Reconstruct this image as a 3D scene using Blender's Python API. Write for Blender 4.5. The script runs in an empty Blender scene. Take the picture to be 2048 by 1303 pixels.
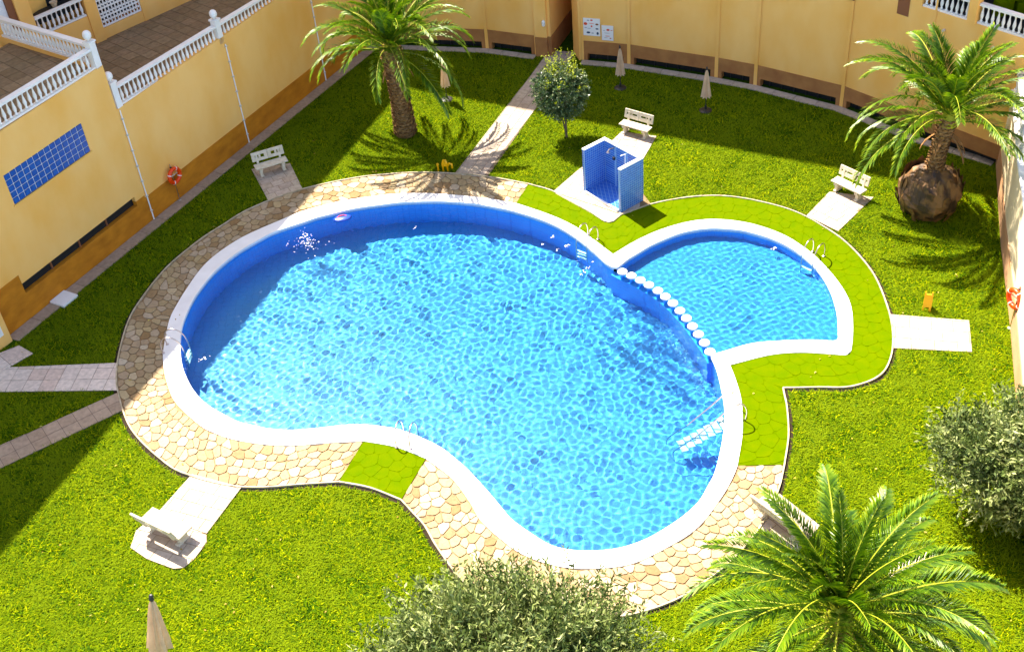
import bpy, bmesh, math, random
import numpy as np
from mathutils import Vector, Matrix
from mathutils.geometry import tessellate_polygon
random.seed(4); RNG = np.random.default_rng(4)
sc = bpy.context.scene; COL = sc.collection; R = math.radians

# ------------------------------------------------------------------ camera
FPX, PITCH, ROLL, CAMZ = 2400.0, R(39.38), R(-5.37), 28.5
_f0 = Vector((0, math.cos(PITCH), -math.sin(PITCH))); _r0 = Vector((1, 0, 0)); _u0 = Vector((0, math.sin(PITCH), math.cos(PITCH)))
RT = _r0*math.cos(ROLL) + _u0*math.sin(ROLL); UP = _u0*math.cos(ROLL) - _r0*math.sin(ROLL)
cam = bpy.data.objects.new('camera', bpy.data.cameras.new('camera')); COL.objects.link(cam); sc.camera = cam
m = Matrix.Identity(4)
for i in range(3):
    m[i][0] = RT[i]; m[i][1] = UP[i]; m[i][2] = -_f0[i]; m[i][3] = (0, 0, CAMZ)[i]
cam.matrix_world = m; cam.data.sensor_width = 36; cam.data.lens = FPX/2048*36
cam.data.clip_end = 500; cam.data.clip_start = .5
# ------------------------------------------------------------------ sky, sun, exposure
SUN = Vector((-.382, .615, 1.0)).normalized()
w = bpy.data.worlds.new("World"); sc.world = w; w.use_nodes = True
sky = w.node_tree.nodes.new('ShaderNodeTexSky'); sky.sky_type = 'NISHITA'; sky.sun_disc = False; sky.air_density = .7; sky.dust_density = 1.0; sky.ozone_density = .3
sky.sun_elevation = math.asin(SUN.z); sky.sun_rotation = math.atan2(SUN.x, SUN.y)
w.node_tree.links.new(sky.outputs[0], w.node_tree.nodes['Background'].inputs[0]); w.node_tree.nodes['Background'].inputs[1].default_value = .135
sl = bpy.data.lights.new('sun', 'SUN'); sl.energy = 4.2; sl.angle = R(.5); sl.color = (1, .97, .93); sl.cycles.is_caustics_light = True
so = bpy.data.objects.new('sun', sl); COL.objects.link(so); so.rotation_euler = SUN.to_track_quat('Z', 'Y').to_euler(); so.location = (-20, 30, 50)
sc.view_settings.view_transform = 'Standard'; sc.view_settings.look = 'None'; sc.view_settings.exposure = 2.1; sc.view_settings.use_white_balance = True; sc.view_settings.white_balance_temperature = 7500; sc.view_settings.white_balance_tint = 12; sc.view_settings.gamma = 1
sc.cycles.use_denoising = True; sc.cycles.max_bounces = 12; sc.cycles.diffuse_bounces = 6; sc.cycles.transmission_bounces = 12; sc.cycles.transparent_max_bounces = 8; sc.cycles.caustics_reflective = False; sc.cycles.caustics_refractive = True; sc.cycles.sample_clamp_indirect = 6

# ------------------------------------------------------------------ survey helpers: where a sight line meets a real plane
def ray(px, py): return _f0*FPX + RT*(px-1024) - UP*(py-651.5)
def at(px, py, z=0.0):
    d = ray(px, py); t = (z-CAMZ)/d.z; return Vector((d.x*t, d.y*t, z))
def atl(pts, z=0.0): return [at(x, y, z) for x, y in pts]
def onwall(A, B, px, py):
    d = ray(px, py); n = Vector((-(B-A).y, (B-A).x)); t = (A.x*n.x+A.y*n.y)/(d.x*n.x+d.y*n.y)
    return Vector((d.x*t, d.y*t, CAMZ+d.z*t))
# ------------------------------------------------------------------ mesh helpers
class MB:
    def __init__(s): s.v = []; s.f = []
    def add(s, vs, fs):
        n = len(s.v); s.v += [tuple(v) for v in vs]; s.f += [tuple(i+n for i in f) for f in fs]; return s
    def box(s, c, size, rot=0.0, tilt=None):
        x, y, z = (q/2 for q in size); M = Matrix.Rotation(rot, 3, 'Z')
        if tilt is not None: M = M @ tilt
        vs = [M @ Vector((a*x, b*y, d*z)) + Vector(c) for d in (-1, 1) for a, b in ((-1, -1), (1, -1), (1, 1), (-1, 1))]
        return s.add(vs, [(3, 2, 1, 0), (4, 5, 6, 7), (0, 1, 5, 4), (1, 2, 6, 5), (2, 3, 7, 6), (3, 0, 4, 7)])
    def bar(s, a, b, w, h, up=(0, 0, 1)):
        a = Vector(a); b = Vector(b); d = (b-a).normalized(); u = Vector(up); sd = d.cross(u).normalized(); u = sd.cross(d).normalized()
        vs = [p + sd*(i*w/2) + u*(j*h/2) for p in (a, b) for i, j in ((-1, -1), (1, -1), (1, 1), (-1, 1))]
        return s.add(vs, [(0, 1, 2, 3), (7, 6, 5, 4), (0, 4, 5, 1), (1, 5, 6, 2), (2, 6, 7, 3), (3, 7, 4, 0)])
    def tube(s, pts, r, n=6, cap=True):
        pts = [Vector(p) for p in pts]; rs = r if isinstance(r, (list, tuple)) else [r]*len(pts); vs = []; u = None
        for i, p in enumerate(pts):
            d = (pts[min(i+1, len(pts)-1)] - pts[max(i-1, 0)]).normalized()
            if u is None: u = d.orthogonal().normalized()
            u = (u - d*u.dot(d)).normalized(); q = d.cross(u)
            vs += [p + (u*math.cos(2*math.pi*k/n) + q*math.sin(2*math.pi*k/n))*rs[i] for k in range(n)]
        fs = [(i*n+k, i*n+(k+1) % n, (i+1)*n+(k+1) % n, (i+1)*n+k) for i in range(len(pts)-1) for k in range(n)]
        if cap: fs += [tuple(range(n))[::-1], tuple((len(pts)-1)*n+k for k in range(n))]
        return s.add(vs, fs)
    def lathe(s, prof, n=8, c=(0, 0, 0)):
        vs = [(c[0]+r*math.cos(2*math.pi*k/n), c[1]+r*math.sin(2*math.pi*k/n), c[2]+z) for r, z in prof for k in range(n)]
        fs = [(i*n+k, i*n+(k+1) % n, (i+1)*n+(k+1) % n, (i+1)*n+k) for i in range(len(prof)-1) for k in range(n)]
        fs += [tuple(range(n))[::-1], tuple((len(prof)-1)*n+k for k in range(n))]
        return s.add(vs, fs)
    def prism(s, poly, z0, z1):
        p = [Vector((q[0], q[1])) for q in poly]; ar = sum(p[i-1].x*p[i].y-p[i].x*p[i-1].y for i in range(len(p)))
        if ar < 0: p = p[::-1]
        n = len(p); vs = [(q.x, q.y, z0) for q in p] + [(q.x, q.y, z1) for q in p]
        return s.add(vs, [tuple(range(n))[::-1], tuple(range(n, 2*n))] + [(i, (i+1) % n, n+(i+1) % n, n+i) for i in range(n)])
    def sheet(s, poly, z):
        tri = tessellate_polygon([[Vector((q[0], q[1], 0)) for q in poly]])
        return s.add([(q[0], q[1], z) for q in poly], [tuple(t) for t in tri])
    def mesh(s, name):
        me = bpy.data.meshes.new(name); me.from_pydata(s.v, [], s.f); me.update(); return me
def obj(name, mb, mat, parent=None, smooth=False, fix=False, loc=None):
    me = mb if isinstance(mb, bpy.types.Mesh) else mb.mesh(name)
    if fix:
        b = bmesh.new(); b.from_mesh(me); bmesh.ops.recalc_face_normals(b, faces=b.faces); b.to_mesh(me); b.free()
    if mat and not me.materials: me.materials.append(mat)
    if smooth:
        for p in me.polygons: p.use_smooth = True
    o = bpy.data.objects.new(name, me); COL.objects.link(o)
    if parent: o.parent = parent
    if loc is not None: o.location = loc
    return o
def tag(o, label=None, cat=None, group=None, kind=None):
    for k, v in (('label', label), ('category', cat), ('group', group), ('kind', kind)):
        if v: o[k] = v
    return o
def empty(name, loc=(0, 0, 0), rz=0.0, **k):
    o = bpy.data.objects.new(name, None); COL.objects.link(o); o.location = loc; o.rotation_euler = (0, 0, rz); o.empty_display_size = .2
    return tag(o, **k)
def copy_tree(o, parent=None):
    c = o.copy(); COL.objects.link(c); c.parent = parent
    for ch in o.children: copy_tree(ch, c)
    return c
def big(name, V, F, mat, attr=None, parent=None, smooth=False):
    me = bpy.data.meshes.new(name); k = F.shape[1]
    me.vertices.add(len(V)); me.vertices.foreach_set('co', V.astype(np.float32).ravel())
    me.loops.add(F.size); me.loops.foreach_set('vertex_index', F.astype(np.int32).ravel())
    me.polygons.add(len(F)); me.polygons.foreach_set('loop_start', np.arange(0, F.size, k, dtype=np.int32)); me.polygons.foreach_set('loop_total', np.full(len(F), k, dtype=np.int32))
    if smooth: me.polygons.foreach_set('use_smooth', np.ones(len(F), bool))
    me.update(calc_edges=True)
    if attr is not None:
        a = me.attributes.new('rnd', 'FLOAT', 'POINT'); a.data.foreach_set('value', attr.astype(np.float32))
    me.materials.append(mat); o = bpy.data.objects.new(name, me); COL.objects.link(o)
    if parent: o.parent = parent
    return o
# ------------------------------------------------------------------ materials
def mat(name, col, rough=.8, noise=None, col2=None, bump=0, bscale=30, rnd=None, metal=0, spec=.3, stretch=None, attr=None, trans=0, coat=0):
    """noise=(scale, detail, lo, hi) mixes col -> col2; rnd=(list of colours) per loose piece / object"""
    M = bpy.data.materials.new(name); M.use_nodes = True; N = M.node_tree.nodes; L = M.node_tree.links; P = N['Principled BSDF']
    P.inputs['Roughness'].default_value = rough; P.inputs['Metallic'].default_value = metal; P.inputs['Specular IOR Level'].default_value = spec
    if coat: P.inputs['Coat Weight'].default_value = coat
    geo = N.new('ShaderNodeNewGeometry'); pos = geo.outputs['Position']
    if stretch:
        mp = N.new('ShaderNodeMapping'); mp.inputs['Scale'].default_value = stretch; L.new(pos, mp.inputs[0]); pos = mp.outputs[0]
    base = None
    if rnd:
        oi = N.new('ShaderNodeObjectInfo'); ad = N.new('ShaderNodeMath'); ad.operation = 'ADD'; L.new(oi.outputs['Random'], ad.inputs[0]); L.new(geo.outputs['Random Per Island'], ad.inputs[1])
        fr = N.new('ShaderNodeMath'); fr.operation = 'FRACT'; L.new(ad.outputs[0], fr.inputs[0])
        cr = N.new('ShaderNodeValToRGB'); cr.color_ramp.interpolation = 'LINEAR'; e = cr.color_ramp.elements
        while len(e) < len(rnd): e.new(.5)
        for i, c in enumerate(rnd): e[i].position = i/(len(rnd)-1); e[i].color = (*c, 1)
        L.new(fr.outputs[0], cr.inputs[0]); base = cr.outputs[0]
    if attr:
        at_ = N.new('ShaderNodeAttribute'); at_.attribute_name = 'rnd'; cr = N.new('ShaderNodeValToRGB'); e = cr.color_ramp.elements
        while len(e) < len(attr): e.new(.5)
        for i, c in enumerate(attr): e[i].position = i/(len(attr)-1); e[i].color = (*c, 1)
        L.new(at_.outputs['Fac'], cr.inputs[0]); base = cr.outputs[0]
    if noise:
        nz = N.new('ShaderNodeTexNoise'); nz.inputs['Scale'].default_value = noise[0]; nz.inputs['Detail'].default_value = noise[1]; L.new(pos, nz.inputs['Vector'])
        mr = N.new('ShaderNodeMapRange'); mr.inputs['From Min'].default_value = noise[2]; mr.inputs['From Max'].default_value = noise[3]; L.new(nz.outputs['Fac'], mr.inputs['Value'])
        mx = N.new('ShaderNodeMix'); mx.data_type = 'RGBA'; L.new(mr.outputs[0], mx.inputs[0])
        if base: L.new(base, mx.inputs[6])
        else: mx.inputs[6].default_value = (*col, 1)
        if base and col2 is None:
            hs = N.new('ShaderNodeHueSaturation'); hs.inputs['Value'].default_value = .7; L.new(base, hs.inputs['Color']); L.new(hs.outputs[0], mx.inputs[7])
        else: mx.inputs[7].default_value = (*col2, 1)
        base = mx.outputs[2]
    if base: L.new(base, P.inputs['Base Color'])
    else: P.inputs['Base Color'].default_value = (*col, 1)
    if bump:
        nb = N.new('ShaderNodeTexNoise'); nb.inputs['Scale'].default_value = bscale; nb.inputs['Detail'].default_value = 4; L.new(pos, nb.inputs['Vector'])
        bp = N.new('ShaderNodeBump'); bp.inputs['Strength'].default_value = bump; bp.inputs['Distance'].default_value = .02; L.new(nb.outputs['Fac'], bp.inputs['Height']); L.new(bp.outputs[0], P.inputs['Normal'])
    if trans:
        tr = N.new('ShaderNodeBsdfTranslucent'); ms = N.new('ShaderNodeMixShader'); ms.inputs[0].default_value = trans
        if base: L.new(base, tr.inputs[0])
        else: tr.inputs[0].default_value = (*col, 1)
        L.new(P.outputs[0], ms.inputs[1]); L.new(tr.outputs[0], ms.inputs[2]); L.new(ms.outputs[0], N['Material Output'].inputs[0])
    return M
M = {}
M['soil'] = mat('lawn_soil', (.02, .06, .004), 1, (3, 5, .35, .65), (.04, .08, .005), bump=.5, bscale=40, spec=0)
M['grass'] = mat('grass_blade', (0, 0, 0), .9, (1.1, 4, .36, .66), (.16, .23, .006), attr=[(.008, .04, .001), (.057, .14, .002), (.18, .25, .003), (.44, .46, .008)], spec=.04, trans=.25)
M['white'] = mat('white_paint', (.82, .82, .8), .6, (2.5, 5, .3, .8), (.74, .73, .7), bump=.15, bscale=60)
M['coping'] = mat('coping_white', (.82, .82, .81), .65, (1.3, 6, .35, .8), (.72, .71, .7), bump=.2, bscale=80)
M['conc'] = mat('pale_concrete', (.6, .55, .47), .85, (5, 6, .3, .75), (.5, .44, .36), bump=.3, bscale=60)
M['benchc'] = mat('bench_concrete', (.62, .56, .44), .8, (6, 6, .35, .8), (.48, .4, .26), bump=.3, bscale=50)
STONES = [(.3, .21, .1), (.36, .28, .17), (.24, .145, .06), (.41, .33, .23), (.31, .23, .125), (.38, .29, .15), (.45, .38, .28)]
M['stone'] = mat('flagstone', (.5, .4, .3), .85, (9, 6, .4, .8), None, bump=.5, bscale=25, rnd=STONES)
M['grout'] = mat('sand_grout', (.2, .12, .06), .95, (12, 4, .3, .7), (.3, .2, .1), bump=.4, bscale=60)
M['gstone'] = mat('green_painted_stone', (.064, .118, .0002), .9, (2.5, 6, .3, .75), (.088, .13, .0004), bump=.25, bscale=25, spec=.03)
M['ggrout'] = mat('green_grout', (.056, .105, .0003), .9, (6, 4, .3, .7), (.07, .112, .0006), spec=0)
M['slab'] = mat('paving_slab', (.62, .56, .47), .85, (7, 6, .35, .75), None, bump=.35, bscale=40, rnd=[(.4, .32, .25), (.5, .41, .33), (.44, .35, .26), (.5, .42, .32)])
M['slab2'] = mat('light_path_slab', (.62, .52, .45), .85, (7, 6, .35, .75), None, bump=.35, bscale=40, rnd=[(.66, .56, .49), (.72, .62, .54), (.64, .5, .42)])
M['tan'] = mat('tan_slab', (.6, .44, .26), .85, (7, 6, .35, .75), None, rnd=[(.6, .44, .27), (.66, .52, .36), (.55, .4, .22)], bump=.3)
M['browntile'] = mat('brown_path_tile', (.3, .22, .16), .85, (7, 6, .35, .75), None, rnd=[(.36, .26, .18), (.42, .31, .22), (.38, .28, .2)], bump=.3)
M['jointd'] = mat('dark_joint', (.16, .12, .09), .95)
M['jointl'] = mat('sandy_joint', (.22, .14, .07), .95)
M['kerb_shade'] = mat('painted_kerb_shade', (.02, .012, .005), 1)  # near-black colour standing in for shade beside the kerb
M['kerb'] = mat('kerb_concrete', (.5, .43, .32), .85, (5, 5, .3, .75), (.3, .24, .13), bump=.3)
M['terr'] = mat('terrace_tile', (.3, .2, .12), .8, (5, 6, .35, .7), None, rnd=[(.24, .16, .09), (.28, .19, .11), (.22, .15, .08), (.3, .21, .12)], bump=.3)
M['terrj'] = mat('terrace_joint', (.07, .05, .03), .95)
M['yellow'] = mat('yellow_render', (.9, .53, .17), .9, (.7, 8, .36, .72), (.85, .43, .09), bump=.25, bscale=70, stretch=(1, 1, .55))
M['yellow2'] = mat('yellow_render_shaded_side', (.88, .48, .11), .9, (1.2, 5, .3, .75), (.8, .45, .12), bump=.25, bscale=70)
M['brown'] = mat('ochre_plinth', (.6, .22, .012), .85, (1.3, 7, .3, .72), (.4, .13, .006), bump=.3, bscale=50, stretch=(1, 1, 2))
M['brownb'] = mat('brown_plinth', (.42, .19, .06), .85, (1.6, 7, .3, .72), (.3, .12, .04), bump=.3, bscale=50)
M['cream'] = mat('cream_render', (.76, .64, .42), .9, (1, 6, .3, .75), (.7, .56, .34), bump=.25, bscale=70)
M['pink'] = mat('pink_brown_plinth', (.5, .28, .15), .9, (1, 6, .3, .75), (.42, .22, .1), bump=.25)
M['dark'] = mat('dark_opening', (.012, .014, .016), .5)
M['black'] = mat('black_plastic', (.015, .015, .017), .45, spec=.5)
M['brownstrip'] = mat('brown_strip', (.24, .09, .04), .7)
M['glassblue'] = mat('blue_glass_block', (.004, .06, .3), .3, (6, 4, .3, .7), (.006, .1, .4), spec=.3)
M['steel'] = mat('stainless_steel', (.55, .47, .44), .3, metal=1)
M['wsteel'] = mat('white_rail', (.8, .8, .78), .35, spec=.5)
M['yplast'] = mat('yellow_plastic', (.8, .42, .0), .4, spec=.5)
M['orange'] = mat('orange_ring', (.8, .05, .0), .4, spec=.5)
M['canvas'] = mat('beige_canvas', (.84, .66, .47), .9, (3, 5, .3, .7), (.72, .54, .37), trans=.35)
M['trunk'] = mat('palm_bark', (.2, .1, .035), .95, (8, 6, .3, .7), (.1, .045, .015), bump=.6, bscale=20, rnd=[(.3, .15, .045), (.46, .26, .08), (.16, .075, .025), (.55, .34, .14)])
M['ball'] = mat('root_ball_bark', (.04, .02, .01), .6, (2.5, 7, .4, .6), (.2, .1, .03), bump=.9, bscale=9, spec=.5)
M['wood'] = mat('grey_bark', (.16, .12, .08), .95, (8, 6, .3, .7), (.09, .065, .04), bump=.5)
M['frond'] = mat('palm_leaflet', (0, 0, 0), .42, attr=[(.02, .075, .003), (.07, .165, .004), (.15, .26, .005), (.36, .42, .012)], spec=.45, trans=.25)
M['rachis'] = mat('palm_rachis', (.3, .33, .02), .6, spec=.2)
M['dead'] = mat('dead_palm_leaf', (.3, .15, .05), .9)
M['olive'] = mat('olive_leaf', (0, 0, 0), .6, attr=[(.025, .055, .008), (.085, .13, .025), (.2, .25, .065), (.42, .45, .18)], spec=.3, trans=.2)
M['bush'] = mat('clipped_tree_leaf', (0, 0, 0), .4, attr=[(.015, .045, .012), (.04, .09, .025), (.09, .15, .05), (.4, .44, .22)], spec=.5, trans=.2)
M['shoot'] = mat('lime_shoot_leaf', (.34, .4, .02), .5, spec=.4, trans=.3)
M['signw'] = mat('sign_board', (.78, .78, .78), .5, spec=.4)
M['red'] = mat('print_red', (.7, .07, .02), .5); M['navy'] = mat('print_navy', (.03, .06, .12), .5); M['grey'] = mat('print_grey', (.35, .36, .4), .5)
M['foam'] = mat('water_foam', (.9, .93, .95), .6)
M['bluetoy'] = mat('blue_vinyl', (.01, .06, .4), .3, spec=.6); M['redtoy'] = mat('coral_vinyl', (.8, .12, .1), .3)
M['garage'] = mat('white_shutter', (.75, .76, .78), .6)
def mosaic(name, c1, c2, cm, sc_, w=.5, h=.5, msize=.03, rough=.25, bump=.4):
    m_ = bpy.data.materials.new(name); m_.use_nodes = True; N = m_.node_tree.nodes; L = m_.node_tree.links; P = N['Principled BSDF']
    g = N.new('ShaderNodeNewGeometry'); sx = N.new('ShaderNodeSeparateXYZ'); L.new(g.outputs['Position'], sx.inputs[0])
    ad = N.new('ShaderNodeMath'); ad.operation = 'ADD'; L.new(sx.outputs[0], ad.inputs[0]); L.new(sx.outputs[1], ad.inputs[1])
    sn = N.new('ShaderNodeSeparateXYZ'); L.new(g.outputs['Normal'], sn.inputs[0]); ab = N.new('ShaderNodeMath'); ab.operation = 'ABSOLUTE'; L.new(sn.outputs[2], ab.inputs[0])
    gt = N.new('ShaderNodeMath'); gt.operation = 'GREATER_THAN'; L.new(ab.outputs[0], gt.inputs[0]); gt.inputs[1].default_value = .7
    ca = N.new('ShaderNodeCombineXYZ'); L.new(ad.outputs[0], ca.inputs[0]); L.new(sx.outputs[2], ca.inputs[1])
    cb = N.new('ShaderNodeCombineXYZ'); L.new(sx.outputs[0], cb.inputs[0]); L.new(sx.outputs[1], cb.inputs[1])
    mx = N.new('ShaderNodeMix'); mx.data_type = 'VECTOR'; L.new(gt.outputs[0], mx.inputs[0]); L.new(ca.outputs[0], mx.inputs[4]); L.new(cb.outputs[0], mx.inputs[5])
    b = N.new('ShaderNodeTexBrick'); b.offset = 0; b.inputs['Scale'].default_value = sc_; b.inputs['Mortar Size'].default_value = msize; b.inputs['Brick Width'].default_value = w; b.inputs['Row Height'].default_value = h; b.inputs['Bias'].default_value = 0
    b.inputs['Color1'].default_value = (*c1, 1); b.inputs['Color2'].default_value = (*c2, 1); b.inputs['Mortar'].default_value = (*cm, 1)
    L.new(mx.outputs[1], b.inputs['Vector']); L.new(b.outputs['Color'], P.inputs['Base Color'])
    P.inputs['Roughness'].default_value = rough
    bp = N.new('ShaderNodeBump'); bp.inputs['Strength'].default_value = bump; bp.inputs['Distance'].default_value = .01; bp.invert = True; L.new(b.outputs['Fac'], bp.inputs['Height']); L.new(bp.outputs[0], P.inputs['Normal'])
    return m_
M['pool'] = mosaic('pool_mosaic', (.03, .29, .62), (.027, .275, .6), (.018, .23, .54), 1, .3, .3, .012)
M['pooldeep'] = mosaic('pool_wall_mosaic', (.0, .4, .95), (.0, .38, .94), (.0, .31, .86), 1, .25, .25, .012)
M['band'] = mosaic('waterline_band', (.42, .5, .68), (.3, .4, .66), (.5, .55, .65), 1, .12, .12, .02)
M['shower'] = mosaic('shower_mosaic', (.006, .1, .46), (.012, .15, .54), (.16, .34, .6), 1, .16, .11, .014, bump=.8)
# water: refracting surface with real waves
wm = bpy.data.materials.new('pool_water'); wm.use_nodes = True; nt = wm.node_tree; nt.nodes.clear()
g_ = nt.nodes.new('ShaderNodeBsdfGlass'); g_.inputs['IOR'].default_value = 1.33; g_.inputs['Roughness'].default_value = 0; g_.inputs['Color'].default_value = (.62, .94, 1, 1)
o_ = nt.nodes.new('ShaderNodeOutputMaterial'); nt.links.new(g_.outputs[0], o_.inputs[0]); M['water'] = wm

# ------------------------------------------------------------------ outlines of the pool and paving (surveyed)
DECK = .05
MAIN_IN = [(1422,712),(1432,735),(1439,760),(1447,800),(1449,830),(1445,877),(1431,939),(1415,972),(1397,1002),(1368,1029),(1335,1052),(1295,1075),(1252,1091),(1215,1098),(1177,1100),(1140,1098),(1100,1088),(1062,1065),(1043,1052),(1021,1035),(1000,1010),(979,985),(937,939),(912,917),(887,897),(860,882),(833,870),(800,858),(767,852),(727,848),(687,849),(635,855),(583,859),(537,856),(505,849),(476,842),(446,827),(420,812),(400,795),(384,775),(373,754),(365,732),(361,705),(361,677),(365,650),(374,625),(387,598),(403,574),(425,547),(452,522),(480,501),(516,480),(542,466),(574,454),(605,444),(635,434),(667,426),(700,418),(730,413),(760,409),(792,405),(825,403),(855,402),(885,402),(917,404),(950,407),(980,412),(1012,418),(1042,426),(1080,438),(1119,455),(1158,480),(1190,506),(1213,527),(1226,534)]
SMALL_IN = [(1235,534),(1245,526),(1258,516),(1275,506),(1300,491),(1325,479.5),(1348,470),(1371,463),(1398,458),(1424,456),(1453,457),(1483,460),(1508,466),(1532,473),(1558,483),(1582,496),(1603,510),(1622,526),(1638,543),(1651,562),(1662,584),(1669,605),(1674,626),(1676,650),(1676,665),(1673,680),(1635,679),(1598,679),(1556,681),(1516,684),(1490,689),(1466,696),(1432,706)]
POSTS = [(1245,545),(1263,553),(1281,562),(1298,571.5),(1316,583),(1331,595),(1346,608),(1360,623),(1373,638),(1385,654),(1397,670),(1409,687),(1420,705)]
RA = [((727,881),(677,963)),((650,885),(600,968)),((583,890),(540,973)),((522,887),(483,973)),((460,876),(430,965)),((425,863),(379,950)),((399,849),(333,927)),((353,806),(264,860)),((335,767),(236,783)),((326,722),(234,735)),((328,690),(242,690)),((339,638),(260,635)),((355,606),(287,592)),((371,580),(319,551)),((395,545),(346,523)),((419,519),(381,494)),((450,495),(415,469)),((484,474),(450,447)),((520,457),(485,425)),((560,440),(528,405)),((605,422),(575,387)),((667,405),(640,370)),((730,394),(715,355)),((792,387),(780,348)),((855,386),(850,345)),((917,390),(925,348)),((980,397),(985,355)),((1032,406),(1057,368))]
RB = [((1032,406),(1057,368)),((1080,422),(1105,382)),((1119,437),(1144,404)),((1158,457),(1180,424)),((1192,482),(1217,445)),((1226,508),(1243,429)),((1268,483),(1299,409)),((1318,460),(1335,401)),((1377,443),(1393,393)),((1433,438),(1450,392)),((1499,446),(1520,403)),((1565,468),(1590,423)),((1615,499),(1650,455)),((1648,529),(1700,492)),((1681,569),(1745,545)),((1701,608),(1772,605)),((1706,654),(1785,660)),((1702,701),(1782,712)),((1692,709),(1759,751)),((1660,707),(1700,773)),((1600,704),(1634,774)),((1540,709),(1590,775)),((1460,729),(1566,775)),((1472,760),(1569,790)),((1483,802),(1574,815)),((1485,864),(1577,870)),((1475,930),(1569,928))]
RC = [((1475,930),(1569,928)),((1465,955),(1558,975)),((1443,993),(1532,1035)),((1397,1052),(1481,1101)),((1335,1093),(1418,1156)),((1260,1127),(1343,1202)),((1177,1136),(1240,1232)),((1106,1129),(1120,1240)),((1043,1106),(1000,1205)),((1002,1077),(930,1165)),((962,1040),(877,1098)),((940,1003),(850,1052)),((904,956),(826,1025)),((852,916),(802,999))]
RD = [((852,916),(802,999)),((792,893),(740,975)),((727,881),(677,963))]
def smooth_line(pts, step=.12, closed=False):
    """Catmull-Rom through 2D points, resampled"""
    P = [Vector((p.x, p.y)) for p in pts]; n = len(P); out = []
    for i in range(n if closed else n-1):
        p1, p2 = P[i], P[(i+1) % n]; p0 = P[i-1] if (closed or i > 0) else p1*2-p2; p3 = P[(i+2) % n] if (closed or i+2 < n) else p2*2-p1
        k = max(1, int((p2-p1).length/step))
        for j in range(k):
            t = j/k; out.append(.5*((2*p1)+(p2-p0)*t+(2*p0-5*p1+4*p2-p3)*t*t+(3*p1-p0-3*p2+p3)*t**3))
    if not closed: out.append(P[-1])
    return out
CZ = .07   # coping top
main_in = smooth_line(atl(MAIN_IN, CZ), .15); small_in = smooth_line(atl(SMALL_IN, CZ), .15)
def sharp(pairs, which, sharp_px, z=DECK):
    """smooth a ribbon border but keep the listed corners"""
    pts = [p[which] for p in pairs]; segs = []; cur = [pts[0]]
    for p in pts[1:]:
        cur.append(p)
        if p in sharp_px: segs.append(cur); cur = [p]
    if len(cur) > 1: segs.append(cur)
    out = []
    for s_ in segs:
        ln = smooth_line(atl(s_, z), .2) if len(s_) > 2 else smooth_line(atl(s_, z), .2)
        out += ln if not out else ln[1:]
    return out
CORN = {(1226,508),(1460,729),(1566,775),(1243,429),(1299,409)}
ALLR = RA + RB[1:] + RC[1:] + RD[1:-1]
out_loop = [] 
for part in (RA, RB, RC, RD):
    l = sharp(part, 0, CORN, CZ); out_loop += l if not out_loop else l[1:]
out_loop = out_loop[:-1]
kerb_loop = []
for part in (RA, RB, RC, RD):
    l = sharp(part, 1, CORN, DECK); kerb_loop += l if not kerb_loop else l[1:]
kerb_loop = kerb_loop[:-1]
pool_loop = main_in + small_in     # union of the two basins
def inside(poly, X, Y):
    c = np.zeros(X.shape, bool); n = len(poly)
    for i in range(n):
        x1, y1 = poly[i][0], poly[i][1]; x2, y2 = poly[i-1][0], poly[i-1][1]
        if y1 == y2: continue
        k = (y1 > Y) != (y2 > Y); c ^= k & (X < (x2-x1)*(Y-y1)/(y2-y1)+x1)
    return c
# ------------------------------------------------------------------ lawn, deck base, coping, basin, water
FAR = [(-60, -25), (60, -25), (60, 130), (-60, 130)]
mb = MB(); tri = tessellate_polygon([[Vector((*p, 0)) for p in FAR], [Vector((p.x, p.y, 0)) for p in out_loop][::-1]])
allp = [(*p, 0) for p in FAR] + [(p.x, p.y, 0) for p in out_loop][::-1]; mb.add(allp, [tuple(t) for t in tri])
tag(obj('lawn', mb, M['soil'], fix=True), kind='structure', label='green lawn round the pool')
cop = MB(); lp = [Vector((p.x, p.y, 0)) for p in out_loop]; ip = [Vector((p.x, p.y, 0)) for p in pool_loop]
tri = tessellate_polygon([lp, ip[::-1]]); al = lp + ip[::-1]; cop.add([(p.x, p.y, CZ) for p in al], [tuple(t) for t in tri])
for loop in (lp, ip):
    n = len(loop); cop.add([(p.x, p.y, CZ) for p in loop] + [(p.x, p.y, CZ-.09) for p in loop], [(i, (i+1) % n, n+(i+1) % n, n+i) for i in range(n)])
n = len(al); cop.add([(p.x, p.y, CZ-.09) for p in al], [tuple(t)[::-1] for t in tri])
coping = tag(obj('pool_coping', cop, M['coping'], fix=True), kind='structure', label='smooth white coping round both pools')
def off(line, d):
    out = []
    for i, p in enumerate(line):
        t = (line[min(i+1, len(line)-1)] - line[max(i-1, 0)]).normalized(); out.append(p + Vector((t.y, -t.x))*d)
    return out
ar = sum(pool_loop[i-1].x*pool_loop[i].y-pool_loop[i].x*pool_loop[i-1].y for i in range(len(pool_loop)))
sg = 1 if ar > 0 else -1      # outward side
MW, SW = off(main_in, .04*sg), off(small_in, .04*sg)
DM, DS, WZ, DIV = -1.85, -.62, -.1, -.32
posts_w = [at(x, y, .02) for x, y in POSTS]
div = smooth_line([MW[-1].to_3d()] + posts_w + [MW[0].to_3d()], .2)   # posts line: main side
def wallstrip(mb_, line, z0, z1):
    n_ = len(line); mb_.add([(p.x, p.y, z0) for p in line] + [(p.x, p.y, z1) for p in line], [(i, i+1, n_+i+1, n_+i) for i in range(n_-1)])
bw = MB(); wallstrip(bw, MW, DM, WZ-.06); wallstrip(bw, SW, DS, WZ-.06)
divc = smooth_line([MW[-1].to_3d()] + [Vector((p.x, p.y, 0)) for p in posts_w] + [MW[0].to_3d()], .2)
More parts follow.
